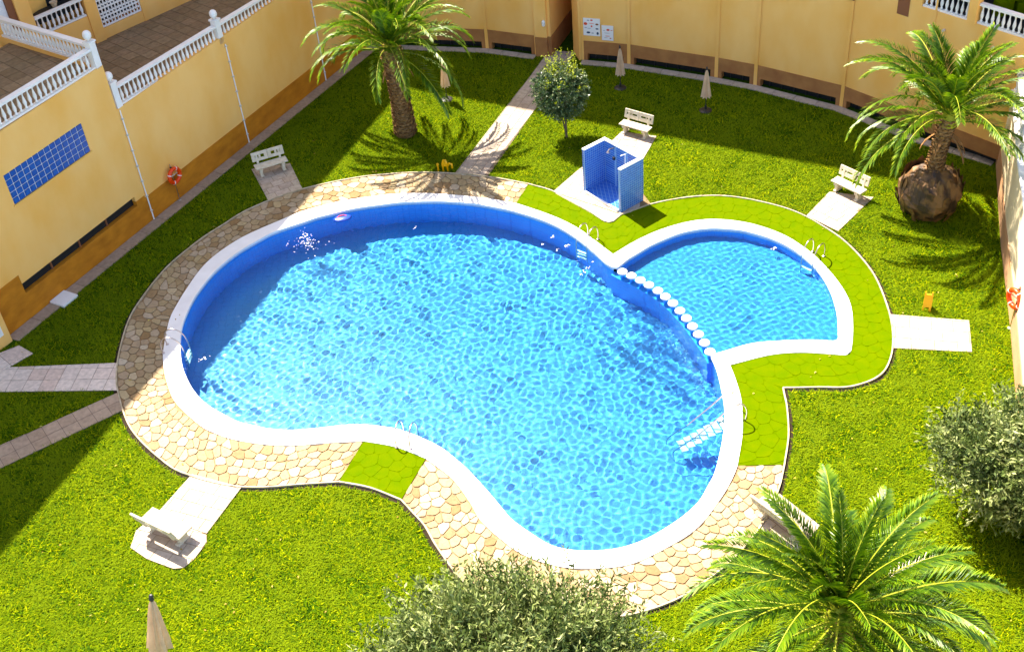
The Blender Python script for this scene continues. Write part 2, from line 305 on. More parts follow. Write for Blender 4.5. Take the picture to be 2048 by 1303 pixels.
dm = off(divc, .17*sg); ds = off(divc, -.17*sg)     # main-side and small-side faces of the divider
if (dm[len(dm)//2]-Vector((0, 35))).length > (ds[len(ds)//2]-Vector((0, 35))).length: dm, ds = ds, dm
dm = [MW[-1]]+dm+[MW[0]]; ds = [SW[0]]+ds+[SW[-1]]
wallstrip(bw, dm, DM, DIV); wallstrip(bw, ds, DS, DIV)
n = len(dm); bw.add([(p.x, p.y, DIV) for p in dm] + [(p.x, p.y, DIV) for p in ds], [(i, i+1, n+i+1, n+i) for i in range(n-1)])
def rec(o): o.cycles.is_caustics_receiver = True; return o
rec(tag(obj('pool_basin_wall', bw, M['pooldeep']), kind='structure', label='blue tiled walls of the pool basin'))
bf = MB(); bf.sheet([(p.x, p.y) for p in MW] + [(p.x, p.y) for p in divc[1:-1]], DM) if (MW[-1]-divc[0]).length < .5 else None
bf.sheet([(p.x, p.y) for p in SW] + [(p.x, p.y) for p in divc[::-1]], DS)
rec(tag(obj('pool_floor', bf, M['pool'], fix=True), kind='structure', label='light blue tiled pool floor'))
bb = MB(); wallstrip(bb, MW, WZ-.06, CZ-.085); wallstrip(bb, SW, WZ-.06, CZ-.085)
rec(tag(obj('waterline_band', bb, M['band']), kind='structure', label='pale tile band under the coping'))
# waves
xs = [p.x for p in pool_loop]; ys = [p.y for p in pool_loop]; dx = .032
X, Y = np.meshgrid(np.arange(min(xs)-.2, max(xs)+.2, dx), np.arange(min(ys)-.2, max(ys)+.2, dx))
Z = np.zeros_like(X); wr = np.random.default_rng(7)
for i in range(64):
    lam = wr.uniform(.2, .4); k = 2*np.pi/lam; a = wr.uniform(0, 2*np.pi); ph = wr.uniform(0, 7)
    env = 1+.3*np.sin(.35*X*np.cos(a+1)+.35*Y*np.sin(a+1)+ph)
    Z += .00054*(lam/.35)**2*env*np.sin(k*(X*np.cos(a)+Y*np.sin(a))+ph)
q_ = at(1475, 580, WZ); near_small = np.clip(1.2-np.hypot(X-q_.x, Y-q_.y)/6, 0, 1)     # shallow pool: short chop
for i in range(30):
    lam = wr.uniform(.18, .32); k = 2*np.pi/lam; a = wr.uniform(0, 2*np.pi); ph = wr.uniform(0, 7)
    Z += .0011*(lam/.25)**2*near_small*np.sin(k*(X*np.cos(a)+Y*np.sin(a))+ph)
jx, jy = at(612, 470, WZ).x, at(612, 470, WZ).y       # where the inlet jet churns the water
for q in ((612, 470), (1180, 470)):
    c_ = at(*q, WZ); rr = np.hypot(X-c_.x, Y-c_.y); Z += .007*np.exp(-(rr/1.1)**2)*np.sin(rr*13)
def dilate(mask, k):
    m2 = mask.copy()
    for _ in range(k):
        t = m2.copy(); t[1:] |= m2[:-1]; t[:-1] |= m2[1:]; t[:, 1:] |= m2[:, :-1]; t[:, :-1] |= m2[:, 1:]; m2 = t
    return m2
mk = dilate(inside(pool_loop, X, Y), 2); cell = mk[:-1, :-1] & mk[1:, :-1] & mk[:-1, 1:] & mk[1:, 1:]
ii = np.arange(X.size).reshape(X.shape); F = np.stack([ii[:-1, :-1], ii[:-1, 1:], ii[1:, 1:], ii[1:, :-1]], -1)[cell]
used = np.unique(F); rm = np.zeros(X.size, int); rm[used] = np.arange(len(used))
V = np.stack([X.ravel(), Y.ravel(), Z.ravel()+WZ], -1)[used]
wo = big('pool_water', V, rm[F], M['water'], smooth=True); wo.cycles.is_caustics_caster = True
tag(wo, kind='structure', label='rippling clear blue pool water')

# ------------------------------------------------------------------ flagstones
def voronoi(W, H, size, rng, jit=.36):
    """cells of a jittered grid clipped to the W x H rectangle"""
    nx, ny = max(1, round(W/size)), max(1, round(H/size)); cx, cy = W/nx, H/ny; S = {}
    for i in range(-1, nx+1):
        for j in range(-1, ny+1):
            S[i, j] = ((i+.5+(.5*(j % 2)-.25)+rng.uniform(-jit, jit))*cx, (j+.5+rng.uniform(-jit, jit))*cy)
    out = []
    for i in range(nx+0):
        for j in range(ny):
            p = S[i, j]; poly = [(0, 0), (W, 0), (W, H), (0, H)]
            for a in range(-2, 3):
                for b in range(-2, 3):
                    q = S.get((i+a, j+b))
                    if q is None or (a == 0 and b == 0) or not poly: continue
                    mx_, my_ = (p[0]+q[0])/2, (p[1]+q[1])/2; nx_, ny_ = q[0]-p[0], q[1]-p[1]
                    poly = clip(poly, mx_, my_, nx_, ny_)
            if len(poly) > 2: out.append(poly)
    return out
def clip(poly, mx_, my_, nx_, ny_):
    res = []
    for k in range(len(poly)):
        a, b = poly[k-1], poly[k]; da = (a[0]-mx_)*nx_+(a[1]-my_)*ny_; db = (b[0]-mx_)*nx_+(b[1]-my_)*ny_
        if (da <= 0) != (db <= 0):
            t = da/(da-db); res.append((a[0]+(b[0]-a[0])*t, a[1]+(b[1]-a[1])*t))
        if db <= 0: res.append(b)
    return res
def inset(poly, d, roundit=True):
    n_ = len(poly); c = (sum(p[0] for p in poly)/n_, sum(p[1] for p in poly)/n_)
    # drop tiny edges
    P = []
    for p in poly:
        if not P or math.dist(p, P[-1]) > .04: P.append(p)
    if len(P) < 3 or math.dist(P[0], P[-1]) < .04: P = P[:-1]
    if len(P) < 3: return None
    q = [(p[0]+(c[0]-p[0])*min(.45, d*1.3/max(.05, math.dist(p, c))), p[1]+(c[1]-p[1])*min(.45, d*1.3/max(.05, math.dist(p, c)))) for p in P]
    if not roundit: return q
    r = []
    for k in range(len(q)):
        a, b = q[k], q[(k+1) % len(q)]; r += [(a[0]*.83+b[0]*.17, a[1]*.83+b[1]*.17), (a[0]*.17+b[0]*.83, a[1]*.17+b[1]*.83)]
    return r
def area(p): return abs(sum(p[i-1][0]*p[i][1]-p[i][0]*p[i-1][1] for i in range(len(p))))/2
def pieces(parent, name, polys, z0, z1, mt, jitter=.006, limit=295, rng=random):
    polys = [p for p in polys if p and len(p) > 2 and area(p) > .004]
    scr = [(-(area(p)/(Vector((sum(q[0] for q in p)/len(p), sum(q[1] for q in p)/len(p), -CAMZ)).length**2)), i) for i, p in enumerate(polys)]
    scr.sort(); keep = {i for _, i in scr[:limit]}; rest = MB(); k = 0
    for i, p in enumerate(polys):
        zz = z1+rng.uniform(-jitter, jitter)
        if i in keep:
            c = (sum(q[0] for q in p)/len(p), sum(q[1] for q in p)/len(p)); b = MB().prism([(q[0]-c[0], q[1]-c[1]) for q in p], z0, zz)
            obj(name, b, mt, parent, loc=(c[0], c[1], 0))
        else: rest.prism(p, z0, zz); k += 1
    if k: tag(obj('small_'+name+'s', rest, mt, parent), kind='stuff')
def ribbon(name, pairs, size, mt, gm, label, joint=.016, seed=1, sink=.03):
    inn = [at(*a, DECK).xy for a, b in pairs]; ou = [at(*b, DECK).xy for a, b in pairs]
    # densify pairs with Catmull-Rom except at sharp corners
    def dens(pts, flags):
        out = []
        for i in range(len(pts)-1):
            p1, p2 = pts[i], pts[i+1]; p0 = pts[i-1] if i > 0 and not flags[i] else p1*2-p2; p3 = pts[i+2] if i+2 < len(pts) and not flags[i+1] else p2*2-p1
            for j in range(6):
                t = j/6; out.append(.5*((2*p1)+(p2-p0)*t+(2*p0-5*p1+4*p2-p3)*t*t+(3*p1-p0-3*p2+p3)*t**3))
        out.append(pts[-1]); return out
    fi = [a in CORN for a, b in pairs]; fo = [b in CORN for a, b in pairs]
    inn, ou = dens(inn, fi), dens(ou, fo); mid = [(a+b)/2 for a, b in zip(inn, ou)]
    s = [0]
    for i in range(1, len(mid)): s.append(s[-1]+(mid[i]-mid[i-1]).length)
    Wd = sum((a-b).length for a, b in zip(inn, ou))/len(inn)
    def mp(p):
        t = min(max(p[0], 0), s[-1]); k = min(len(s)-2, max(0, int(np.searchsorted(s, t))-1)); u = (t-s[k])/max(1e-6, s[k+1]-s[k]); v = .01+.98*p[1]/Wd
        a = inn[k].lerp(inn[k+1], u); b = ou[k].lerp(ou[k+1], u); q = a.lerp(b, v); return (q.x, q.y)
    cells = voronoi(s[-1], Wd, size, random.Random(seed))
    polys = []
    for c in cells:
        wc = [mp(q) for q in c]; polys.append(inset(wc, joint))
    base = MB(); n_ = len(inn); vs = [(p.x, p.y, DECK-sink) for p in inn] + [(p.x, p.y, DECK-sink) for p in ou]
    base.add(vs, [(i, i+1, n_+i+1, n_+i) for i in range(n_-1)])
    b = tag(obj(name, base, gm, fix=True), kind='structure', label=label)
    pieces(b, 'stone', polys, DECK-.035, DECK, mt, .004)
    return b
half = len(RA)//2
ribbon('stone_paving', RA[:12], .37, M['stone'], M['grout'], 'irregular tan flagstones left of the pool', seed=3)
ribbon('stone_paving', RA[11:], .37, M['stone'], M['grout'], 'irregular tan flagstones behind the pool', seed=4)
ribbon('stone_paving', RC, .37, M['stone'], M['grout'], 'irregular tan flagstones in front of the pool', seed=5)
ribbon('green_paving', RB, .5, M['gstone'], M['ggrout'], 'green painted stones round the small pool', joint=.004, seed=6, sink=.007)
ribbon('green_paving', RD, .5, M['gstone'], M['ggrout'], 'square of green painted stones by the front ladder', joint=.004, seed=7, sink=.007)
# kerb round the paving
def kerb(line, name='lawn_kerb', parent=None, w_=.05, top=.085, seg=1.0):
    acc = 0; cur = [line[0]]; out = []
    for a, b in zip(line[:-1], line[1:]):
        d = (b-a).length; acc += d; cur.append(b)
        if acc >= seg: out.append(cur); cur = [b]; acc = 0
    if len(cur) > 1: out.append(cur)
    for c in out:
        L_, Rr = off(c, w_/2), off(c, -w_/2)
        d = (c[-1]-c[0]).normalized()*.008; L_[0] = L_[0]+d; Rr[0] = Rr[0]+d
        obj('kerb_stone', MB().prism([(p.x, p.y) for p in L_] + [(p.x, p.y) for p in Rr[::-1]], -.03, top+random.uniform(-.006, .006)), M['kerb'], parent)
kp = tag(empty('lawn_kerb'), kind='structure', label='thin concrete kerb between paving and lawn')
kerb(kerb_loop + [kerb_loop[0]], parent=kp)

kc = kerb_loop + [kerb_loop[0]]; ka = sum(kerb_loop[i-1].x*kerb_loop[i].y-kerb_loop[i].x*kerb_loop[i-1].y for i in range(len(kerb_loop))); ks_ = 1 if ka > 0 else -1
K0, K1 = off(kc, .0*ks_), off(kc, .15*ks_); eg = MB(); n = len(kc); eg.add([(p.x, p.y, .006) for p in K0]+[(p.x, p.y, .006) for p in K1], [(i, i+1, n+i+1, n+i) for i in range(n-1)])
tag(obj('kerb_shade_strip', eg, M['kerb_shade'], fix=True), kind='structure', label='dark strip painted as kerb shade along the lawn')  # flat dark ribbon paints the shadow line outside the kerb
# ------------------------------------------------------------------ slabs and paths
def grid_polys(poly, ang, tw, th, gap=.012, stagger=.0, rng=random.Random(2), wob=0):
    c, s_ = math.cos(ang), math.sin(ang); loc = [(p[0]*c+p[1]*s_, -p[0]*s_+p[1]*c) for p in poly]
    ar_ = sum(loc[i-1][0]*loc[i][1]-loc[i][0]*loc[i-1][1] for i in range(len(loc)))
    if ar_ < 0: loc = loc[::-1]
    x0, x1 = min(p[0] for p in loc), max(p[0] for p in loc); y0, y1 = min(p[1] for p in loc), max(p[1] for p in loc); out = []
    y = y0; r = 0
    while y < y1:
        x = x0-(stagger*tw*(r % 2))-(rng.uniform(0, wob)*tw)
        while x < x1:
            wd = tw*(1+rng.uniform(-wob, wob)*.5)
            cell = [(x+gap, y+gap), (x+wd-gap, y+gap), (x+wd-gap, y+th-gap), (x+gap, y+th-gap)]
            for i in range(len(loc)):
                a, b = loc[i-1], loc[i]; nx_, ny_ = (b[1]-a[1]), -(b[0]-a[0])
                if cell: cell = clip(cell, a[0], a[1], nx_, ny_)
            if cell and len(cell) > 2 and area(cell) > .01: out.append([(q[0]*c-q[1]*s_, q[0]*s_+q[1]*c) for q in cell])
            x += wd
        y += th; r += 1
    return out
PAVED = []
def slab(name, px, dirpx, tw, th, mt, jm, label, z=.045, stagger=.5, wob=.3, poly=None, edge=.05):
    P = poly or [at(*q, z) for q in px]; PAVED.append([(p.x, p.y) for p in P])
    a, b = at(*dirpx[0], z), at(*dirpx[1], z); ang = math.atan2(b.y-a.y, b.x-a.x)
    o = tag(obj(name, MB().prism([(p.x, p.y) for p in P], -.05, z-.012), jm), kind='structure', label=label)
    pieces(o, 'paving_slab', grid_polys([(p.x, p.y) for p in P], ang, tw, th, .01, stagger, wob=wob), z-.014, z, mt, .003)
    return o
slab('path', [(908,349),(1063,148),(1125,148),(1063,228),(974,354)], ((910,349),(1063,148)), .75, .5, M['slab'], M['jointd'], 'slab path from the archway to the pool')
slab('path', [(1063,147.5),(1098,100),(1150,104),(1125,147.5)], ((1063,148),(1098,100)), .75, .5, M['slab'], M['jointd'], 'slabs in the mouth of the archway')
slab('path', [(234,725),(234,780),(-90,784),(-90,738)], ((0,783),(234,780)), .62, .62, M['slab2'], M['jointd'], 'pale slab path at the left edge', stagger=0, wob=0)
slab('path', [(66,706),(-80,790),(-140,760),(38,690)], ((66,706),(-80,790)), .9, .8, M['slab2'], M['jointd'], 'pale slabs along the foot of the yellow wall', z=.052, stagger=0, wob=0)
slab('path', [(236,784),(245,820),(-90,978),(-90,930)], ((0,938),(245,820)), .56, .56, M['browntile'], M['jointd'], 'brown tiled path at the left edge', stagger=0, wob=0)
slab('bench_slab', [(503,338),(536,400),(605,377),(580,326)], ((536,400),(605,377)), .6, .45, M['slab'], M['jointl'], 'slabs in front of the bench by the left wall')
slab('bench_slab', [(1659,383),(1613,431),(1676,462),(1747,394)], ((1613,431),(1676,462)), .7, .55, M['slab'], M['jointl'], 'slabs in front of the right bench')
slab('bench_slab', [(1781,628),(1938,640),(1944,703),(1784,695)], ((1781,628),(1938,640)), .8, .6, M['slab'], M['jointl'], 'empty slab pad on the right lawn')
slab('bench_slab', [(384,947),(483,973),(413,1066),(310,1030)], ((384,947),(483,973)), .62, .5, M['slab'], M['jointd'], 'slab path to the front left bench', z=.06)
slab('bench_slab', [(309.5,1031),(412.5,1067),(413,1084),(388,1117),(367,1134),(346,1136),(293,1116),(261,1094),(272,1060)], ((384,947),(483,973)), .62, .5, M['slab'], M['jointl'], 'slab pad under the front left bench', z=.06)
slab('bench_slab', [(1545,975),(1500,1040),(1590,1110),(1640,1050)], ((1500,1040),(1590,1110)), .62, .5, M['slab'], M['jointl'], 'slab pad under the bench behind the front palm')
slab('shower_slab', [(1106,383),(1222,283),(1283,335),(1281,380),(1301,406),(1283,420),(1243,428)], ((1106,383),(1243,428)), .7, .5, M['slab'], M['jointl'], 'pale slab floor round the blue shower')
slab('bench_slab', [(1222,283),(1243,263),(1313,272),(1278,332)], ((1243,263),(1313,272)), .7, .5, M['slab'], M['jointl'], 'slabs below the bench behind the shower')
slab('shower_step', [(1106,384),(1243,429),(1217,446),(1144,405)], ((1106,384),(1243,429)), .7, .4, M['tan'], M['jointl'], 'tan strip in front of the shower', z=.058, stagger=.5)

# ------------------------------------------------------------------ left wall and terraces
WA, WB = at(14.5, 675), at(640, 171); wd = (WB-WA).normalized(); wn = Vector((wd.y, -wd.x, 0))   # wn points to the garden
if (Vector((0, 35, 0))-WA).dot(wn) < 0: wn = -wn
def W(u, z, o=0.0): return WA + wd*u + wn*o + Vector((0, 0, z))
wa = math.atan2(wd.y, wd.x)
def frame_mat(A, d, n_):      # local x along wall, y outwards, z up
    return Matrix(((d.x, n_.x, 0, A.x), (d.y, n_.y, 0, A.y), (0, 0, 1, A.z), (0, 0, 0, 1)))
def wbox(mb_, A, d, n_, u0, u1, z0, z1, o0, o1, dz=0.0):
    """box on a wall frame; dz = rise of the top and bottom from u0 to u1"""
    vs = [A + d*u + n_*o + Vector((0, 0, z+(dz if u == u1 else 0))) for z in (z0, z1) for u, o in ((u0, o0), (u1, o0), (u1, o1), (u0, o1))]
    return mb_.add(vs, [(3, 2, 1, 0), (4, 5, 6, 7), (0, 1, 5, 4), (1, 2, 6, 5), (2, 3, 7, 6), (3, 0, 4, 7)])
UE = 26.2      # far end of the left wall (meets the back wall)
ZL, ZR0, ZR1 = 7.45, 5.48, 4.75
lw = empty('garden_wall', W(0, 0), label='long yellow rendered wall on the left with ochre foot, blue glass block window and terraces above', cat='wall')
O = Vector(lw.location)
def LWB(u0, u1, z0, z1, o0, o1, mt, name='wall_face', dz=0.0, parent=lw, mb_=None):
    b = mb_ or MB(); wbox(b, WA-O, wd, wn, u0, u1, z0, z1, o0, o1, dz)
    return obj(name, b, mt, parent, fix=True) if mb_ is None else None
# tall section 0..8.5 with the strip window (u 1.5..8) and glass blocks (u 2.5..6.6)
LWB(0, 8.52, 2.0, 4.62, -.3, 0, M['yellow']); LWB(0, 2.5, 4.62, 5.9, -.3, 0, M['yellow']); LWB(6.62, 8.52, 4.62, 5.9, -.3, 0, M['yellow'])
LWB(0, 8.52, 5.9, ZL+.02, -.3, 0, M['yellow'])
LWB(2.48, 6.64, 4.6, 5.92, -.32, -.06, M['jointl'], 'window_reveal')
LWB(0, 8.52, .0, 1.12, -.3, .02, M['brown'], 'plinth'); LWB(0, 1.48, 1.12, 2.0, -.3, .02, M['brown'], 'plinth'); LWB(8.0, 8.52, 1.12, 1.32, -.3, .021, M['brown'], 'plinth')
LWB(1.48, 8.0, 1.32+.25, 2.0, -.3, 0, M['yellow']); LWB(8.0, 8.52, 1.32, 2.0, -.3, .002, M['yellow'])
LWB(1.48, 8.0, 1.12, 1.58, -.32, -.2, M['dark'], 'strip_window')
for u in (3.1, 4.7, 6.3): LWB(u, u+.06, 1.12, 1.58, -.2, -.14, M['brownstrip'], 'window_mullion')
LWB(8.53, UE, 1.2, ZR0-.02, -.3, 0, M['yellow'], dz=0)
# make top slope on the lower section
seg = lw.children[-1].data
for v in seg.vertices:
    if v.co.z > 3:
        u = (v.co+O-WA).dot(wd); v.co.z = ZR0+(ZR1-ZR0)*(u-8.5)/(UE-8.5)
LWB(8.53, UE, 0, 1.2, -.3, .02, M['brown'], 'plinth')
# glass blocks 14 x 5
gb = MB().box((0, 0, 0), (.245, .06, .215)); gm = gb.mesh('glass_block'); gm.materials.append(M['glassblue'])
pan = obj('window', wbox(MB(), WA-O, wd, wn, 2.5, 6.62, 4.62, 5.9, -.06, -.03), M['white'], lw, fix=True)
for i in range(14):
    for j in range(5):
        o = bpy.data.objects.new('glass_block', gm); COL.objects.link(o); o.parent = pan; o.location = (W(2.5+(i+.5)*4.12/14, 4.62+(j+.5)*1.28/5, -.02)-O); o.rotation_euler = (0, 0, wa)
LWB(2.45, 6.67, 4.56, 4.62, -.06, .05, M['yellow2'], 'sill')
# foot path along the wall
fp = tag(empty('wall_kerb'), kind='structure', label='strip of grey slabs along the foot of the left wall')
u = 0.0
while u < UE-.5:
    L_ = 1.25+random.uniform(-.15, .15); b = MB(); z = .05+random.uniform(-.006, .006)
    wbox(b, WA, wd, wn, u+.012, u+L_-.012, -.03, z, .04, .62); obj('paving_slab', b, M['browntile'], fp, fix=True); u += L_
PAVED.append([(p.x, p.y) for p in (W(-.5, 0, 0), W(UE, 0, 0), W(UE, 0, .62), W(-.5, 0, .62))])
tag(obj('drain_cover', wbox(MB(), WA, wd, wn, 2.3, 3.1, 0, .12, .05, .8), M['white'], fix=True), 'white box on the slab strip at the foot of the left wall', 'drain box')
# end pillar with white panel
pl = empty('gate_pillar', W(-.9, 0), label='yellow pillar with blank white board at the lower left corner', cat='pillar')
b = MB(); wbox(b, -wd*0, wd, wn, -1.2, .85, 0, 1.5, -.25, .35); obj('pillar_body', b, M['yellow'], pl, fix=True)
b = MB(); wbox(b, -wd*0, wd, wn, -1.0, .6, .5, 1.3, .35, .37); obj('board', b, M['white'], pl, fix=True)
# balustrades
bal_me = MB().lathe([(.06, 0), (.06, .05), (.035, .08), (.075, .24), (.06, .34), (.03, .5), (.028, .56), (.05, .6), (.05, .66)], 8).mesh('baluster'); bal_me.materials.append(M['white'])
for p in bal_me.polygons: p.use_smooth = len(p.vertices) == 4
def balustrade(a, b, label, cat='balustrade', group=None, posts=(), n=None, mt='white', wid=.2, name='balustrade', endposts=(False, False), tall=False):
    a, b = Vector(a), Vector(b); o = empty(name, a, label=label, cat=cat, group=group); d = b-a; L_ = Vector((d.x, d.y, 0)).length; rz = math.atan2(d.y, d.x)
    obj('bottom_rail', MB().bar(Vector((0, 0, .04)), d+Vector((0, 0, .04)), wid, .08), M[mt], o, fix=True)
    obj('handrail', MB().bar(Vector((0, 0, .81)), d+Vector((0, 0, .81)), wid+.06, .1), M[mt], o, fix=True)
    n = n or int(L_/.25); taken = [t for t in posts]
    for i in range(n):
        t = (i+.5)/n
        if any(abs(t-q)*L_ < .22 for q in taken): continue
        x = bpy.data.objects.new('baluster', bal_me); COL.objects.link(x); x.parent = o; x.location = d*t+Vector((0, 0, .09)); x.rotation_euler = (0, 0, rz); x.scale = (1, 1, 1.02)
    for t in posts:
        p = obj('newel_post', MB().box((0, 0, .52), (.3, .3, 1.08), rz).box((0, 0, 1.09), (.38, .38, .07), rz), M[mt], o, loc=d*t)
        obj('ball_finial', MB().lathe([(.06, 1.12), (.06, 1.17), (.1, 1.2), (.16, 1.27), (.18, 1.36), (.16, 1.45), (.1, 1.52), (.02, 1.55)], 10), M[mt], p, smooth=True)
    return o
balustrade(W(.1, ZL+.09, -.15), W(8.35, ZL+.0, -.15), 'white balustrade on the taller left section of yellow wall', posts=(1.0,), n=32)
balustrade(W(8.75, ZR0, -.15), W(UE, ZR1, -.15), 'long white balustrade on the lower section of the left wall, with two ball posts', posts=(0.0, (15.35-8.75)/(UE-8.75)), n=68)
# drain pipes on the wall
def pipe(u, ztop, label, z0=.05):
    o = empty('drain_pipe', W(u, 0, .05), label=label, cat='drain pipe', group='thin white pipes on the yellow walls')
    obj('pipe', MB().tube([(0, 0, z0), (0, 0, ztop)], .03, 6), M['white'], o)
    z = .5
    while z < ztop: obj('bracket', MB().box((0, 0, z), (.1, .1, .05), wa), M['conc'], o); z += .75
pipe(8.62, 5.4, 'thin white pipe where the tall wall steps down to the lower wall'); pipe(15.45, 5.1, 'thin white pipe below the middle ball post of the left wall'); pipe(21.9, 4.7, 'thin white pipe at the far end of the left wall behind the palm')
# terraces
def floor_tiles(name, poly, z, ang, label, parent_mat='terrj', ts=.62):
    o = tag(obj(name, MB().prism(poly, z-.4, z-.012), M[parent_mat]), kind='structure', label=label)
    pieces(o, 'floor_tile', grid_polys(poly, ang, ts, ts, .012, 0), z-.016, z, M['terr'], .004)
FA, FB = at(167, 77, 5.25), at(338, 0, 5.25); fd = (FB-FA).normalized(); fn = Vector((fd.y, -fd.x, 0))
if (W(10, 0)-FA).dot(fn) < 0: fn = -fn
zr = 5.25
R0 = W(8.55, 0, -.3); R1 = W(UE+6, 0, -.3)
DVa = Vector(at(172, 97, 8.4)); DVb = Vector(at(0, 45, 8.4)); dvd = Vector((DVb.x-DVa.x, DVb.y-DVa.y, 0)).normalized()
farf = FA+fd*14; FA2 = FA-fd*4
floor_tiles('terrace_floor', [(R0.x, R0.y), (R1.x, R1.y), (farf.x, farf.y), (FA2.x, FA2.y)], zr-.45, math.atan2(fd.y, fd.x), 'brown tiled floor of the right terrace')
L0 = W(0.02, 0, -.3); L1 = W(8.35, 0, -.3); L2 = L1+dvd*5.2; L3 = L0+dvd*5.2
floor_tiles('terrace_floor', [(p.x, p.y) for p in (L0, L1, L2, L3)], ZL-.05, math.atan2(fd.y, fd.x), 'brown tiled floor of the upper left terrace')
# divider between the terraces
dv = W(8.35, ZL, -.3); b1 = Vector((dv.x, dv.y, ZL+.12)); b2 = b1+dvd*5.6
balustrade(b1, b2, 'white balustrade dividing the two terraces, seen from its shaded side', n=24)
dw = empty('terrace_side_wall', (dv.x, dv.y, 0), label='yellow side wall under the dividing balustrade', cat='wall')
dn = Vector((dvd.y, -dvd.x, 0))
b = MB(); wbox(b, Vector((0, 0, 0)), dvd, dn, 0, 5.8, 4.2, ZL+.115, -.13, .13); obj('wall_face', b, M['yellow'], dw, fix=True)
# house facade beyond the terraces
hs = empty('terraced_house', FA, label='yellow house behind the terraces with white balustrade opening and white grille door', cat='house')
def FW(u0, u1, z0, z1, o0, o1, mt, name, parent=hs):
    b = MB(); wbox(b, Vector((0, 0, -FA.z)), fd, fn, u0, u1, z0, z1, o0, o1); return obj(name, b, mt, parent, fix=True)
fz = 4.6
FW(-2.0, -1.99+.0-.0+.0, fz, 6.5, 0, .01, M['yellow'], 'wall_face')
FW(-2.62, -1.98, fz, 8.6, -.1, .12, M['yellow'], 'column'); FW(-2.95, -2.62, fz, 8.6, -.3, .0, M['brownstrip'], 'brown_strip')
sh = FW(-8, -2.95, fz, 8.6, -.3, -.1, M['garage'], 'roller_shutter')
z = fz+.1
while z < 8.5: FW(-7.9, -3.0, z, z+.1, -.1, -.07, M['garage'], 'shutter_slat'); z += .16
FW(-1.98, .5, fz, 6.15, -.1, .05, M['yellow'], 'parapet'); FW(-1.98, .5, 6.15, 8.6, -1.2, -1.1, M['dark'], 'dark_opening')
FW(.5, 1.05, fz, 8.6, -.1, .12, M['yellow'], 'column'); FW(1.05, 3.25, fz, 5.3, -.1, .03, M['yellow'], 'threshold')
FW(1.05, 3.25, 5.3, 8.6, -.6, -.5, M['dark'], 'dark_opening'); FW(3.25, 14, fz, 8.6, -.1, .06, M['yellow'], 'wall_face')
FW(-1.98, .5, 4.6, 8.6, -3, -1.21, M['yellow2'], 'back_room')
gr = FW(1.06, 3.24, 5.32, 5.4, -.06, .0, M['white'], 'grille_door')
for z in (5.75, 6.15, 6.55, 7.3): FW(1.06, 3.24, z, z+.07, -.06, .0, M['white'], 'grille_rail')
for i in range(13): FW(1.09+i*.175, 1.15+i*.175, 5.4, 7.3, -.05, -.01, M['white'], 'grille_bar')
for i in range(12):
    for zz in (5.58, 5.95, 6.35):
        c = fd*(1.21+i*.175)+Vector((0, 0, zz-FA.z)); obj('grille_boss', MB().box(c-fn*.03, (.09, .05, .09), math.atan2(fd.y, fd.x), Matrix.Rotation(.785, 3, 'Y')), M['white'], hs)
fb = balustrade(FA+fd*-1.95+Vector((0, 0, 6.17-FA.z))-fn*.02, FA+fd*.47+Vector((0, 0, 6.17-FA.z))-fn*.02, 'short white balustrade in the dark opening of the house', n=10, wid=.14)
tag(obj('flower_pot', MB().lathe([(.1, 0), (.16, .22), (.19, .24), (.17, .2)], 10), M['tan'], loc=FA+fd*-.6-fn*.5+Vector((0, 0, 6.9-FA.z))), 'terracotta bowl in the dark opening of the house', 'bowl')
tag(obj('balcony_shelf', wbox(MB(), FA+Vector((0, 0, -FA.z)), fd, fn, -1.9, .4, 6.5, 6.88, -.9, -.3), M['dark'], fix=True), 'dark shelf behind the short balustrade of the house', 'shelf')
# the house rises above; its straight eave line throws the shadow across the lawn
SH = Vector((.382, -.615, 0))
def eave(c, d, H, depth, side, label, name, z0):
    n_ = Vector((-d.y, d.x, 0)); n_ = n_ if n_.dot(side) > 0 else -n_
    p0 = c-SH*H
    return p0, n_
LC, LD = Vector((-9.98, 41.07, 0)), Vector((.4037, .9149, 0)); HL = 22.0
p0, nn = eave(LC, LD, HL, 0, Vector((-1, 0, 0)), '', '', 0)
def mass(p0, d, n_, u0, u1, o0, o1, z0, z1, mt, name, parent):
    b = MB(); wbox(b, -Vector(parent.location), d, n_, u0, u1, z0, z1, o0, o1); 
    for i in range(len(b.v)): b.v[i] = tuple(Vector(b.v[i])+p0)
    return obj(name, b, mt, parent, fix=True)
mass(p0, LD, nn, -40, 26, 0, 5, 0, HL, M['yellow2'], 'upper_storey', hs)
BC, BD = Vector((7.75, 47.14, 0)), Vector((.8632, -.5048, 0)); HB = 30.0
p1, n1 = eave(BC, BD, HB, 0, Vector((.4, 1, 0)), '', '', 0)

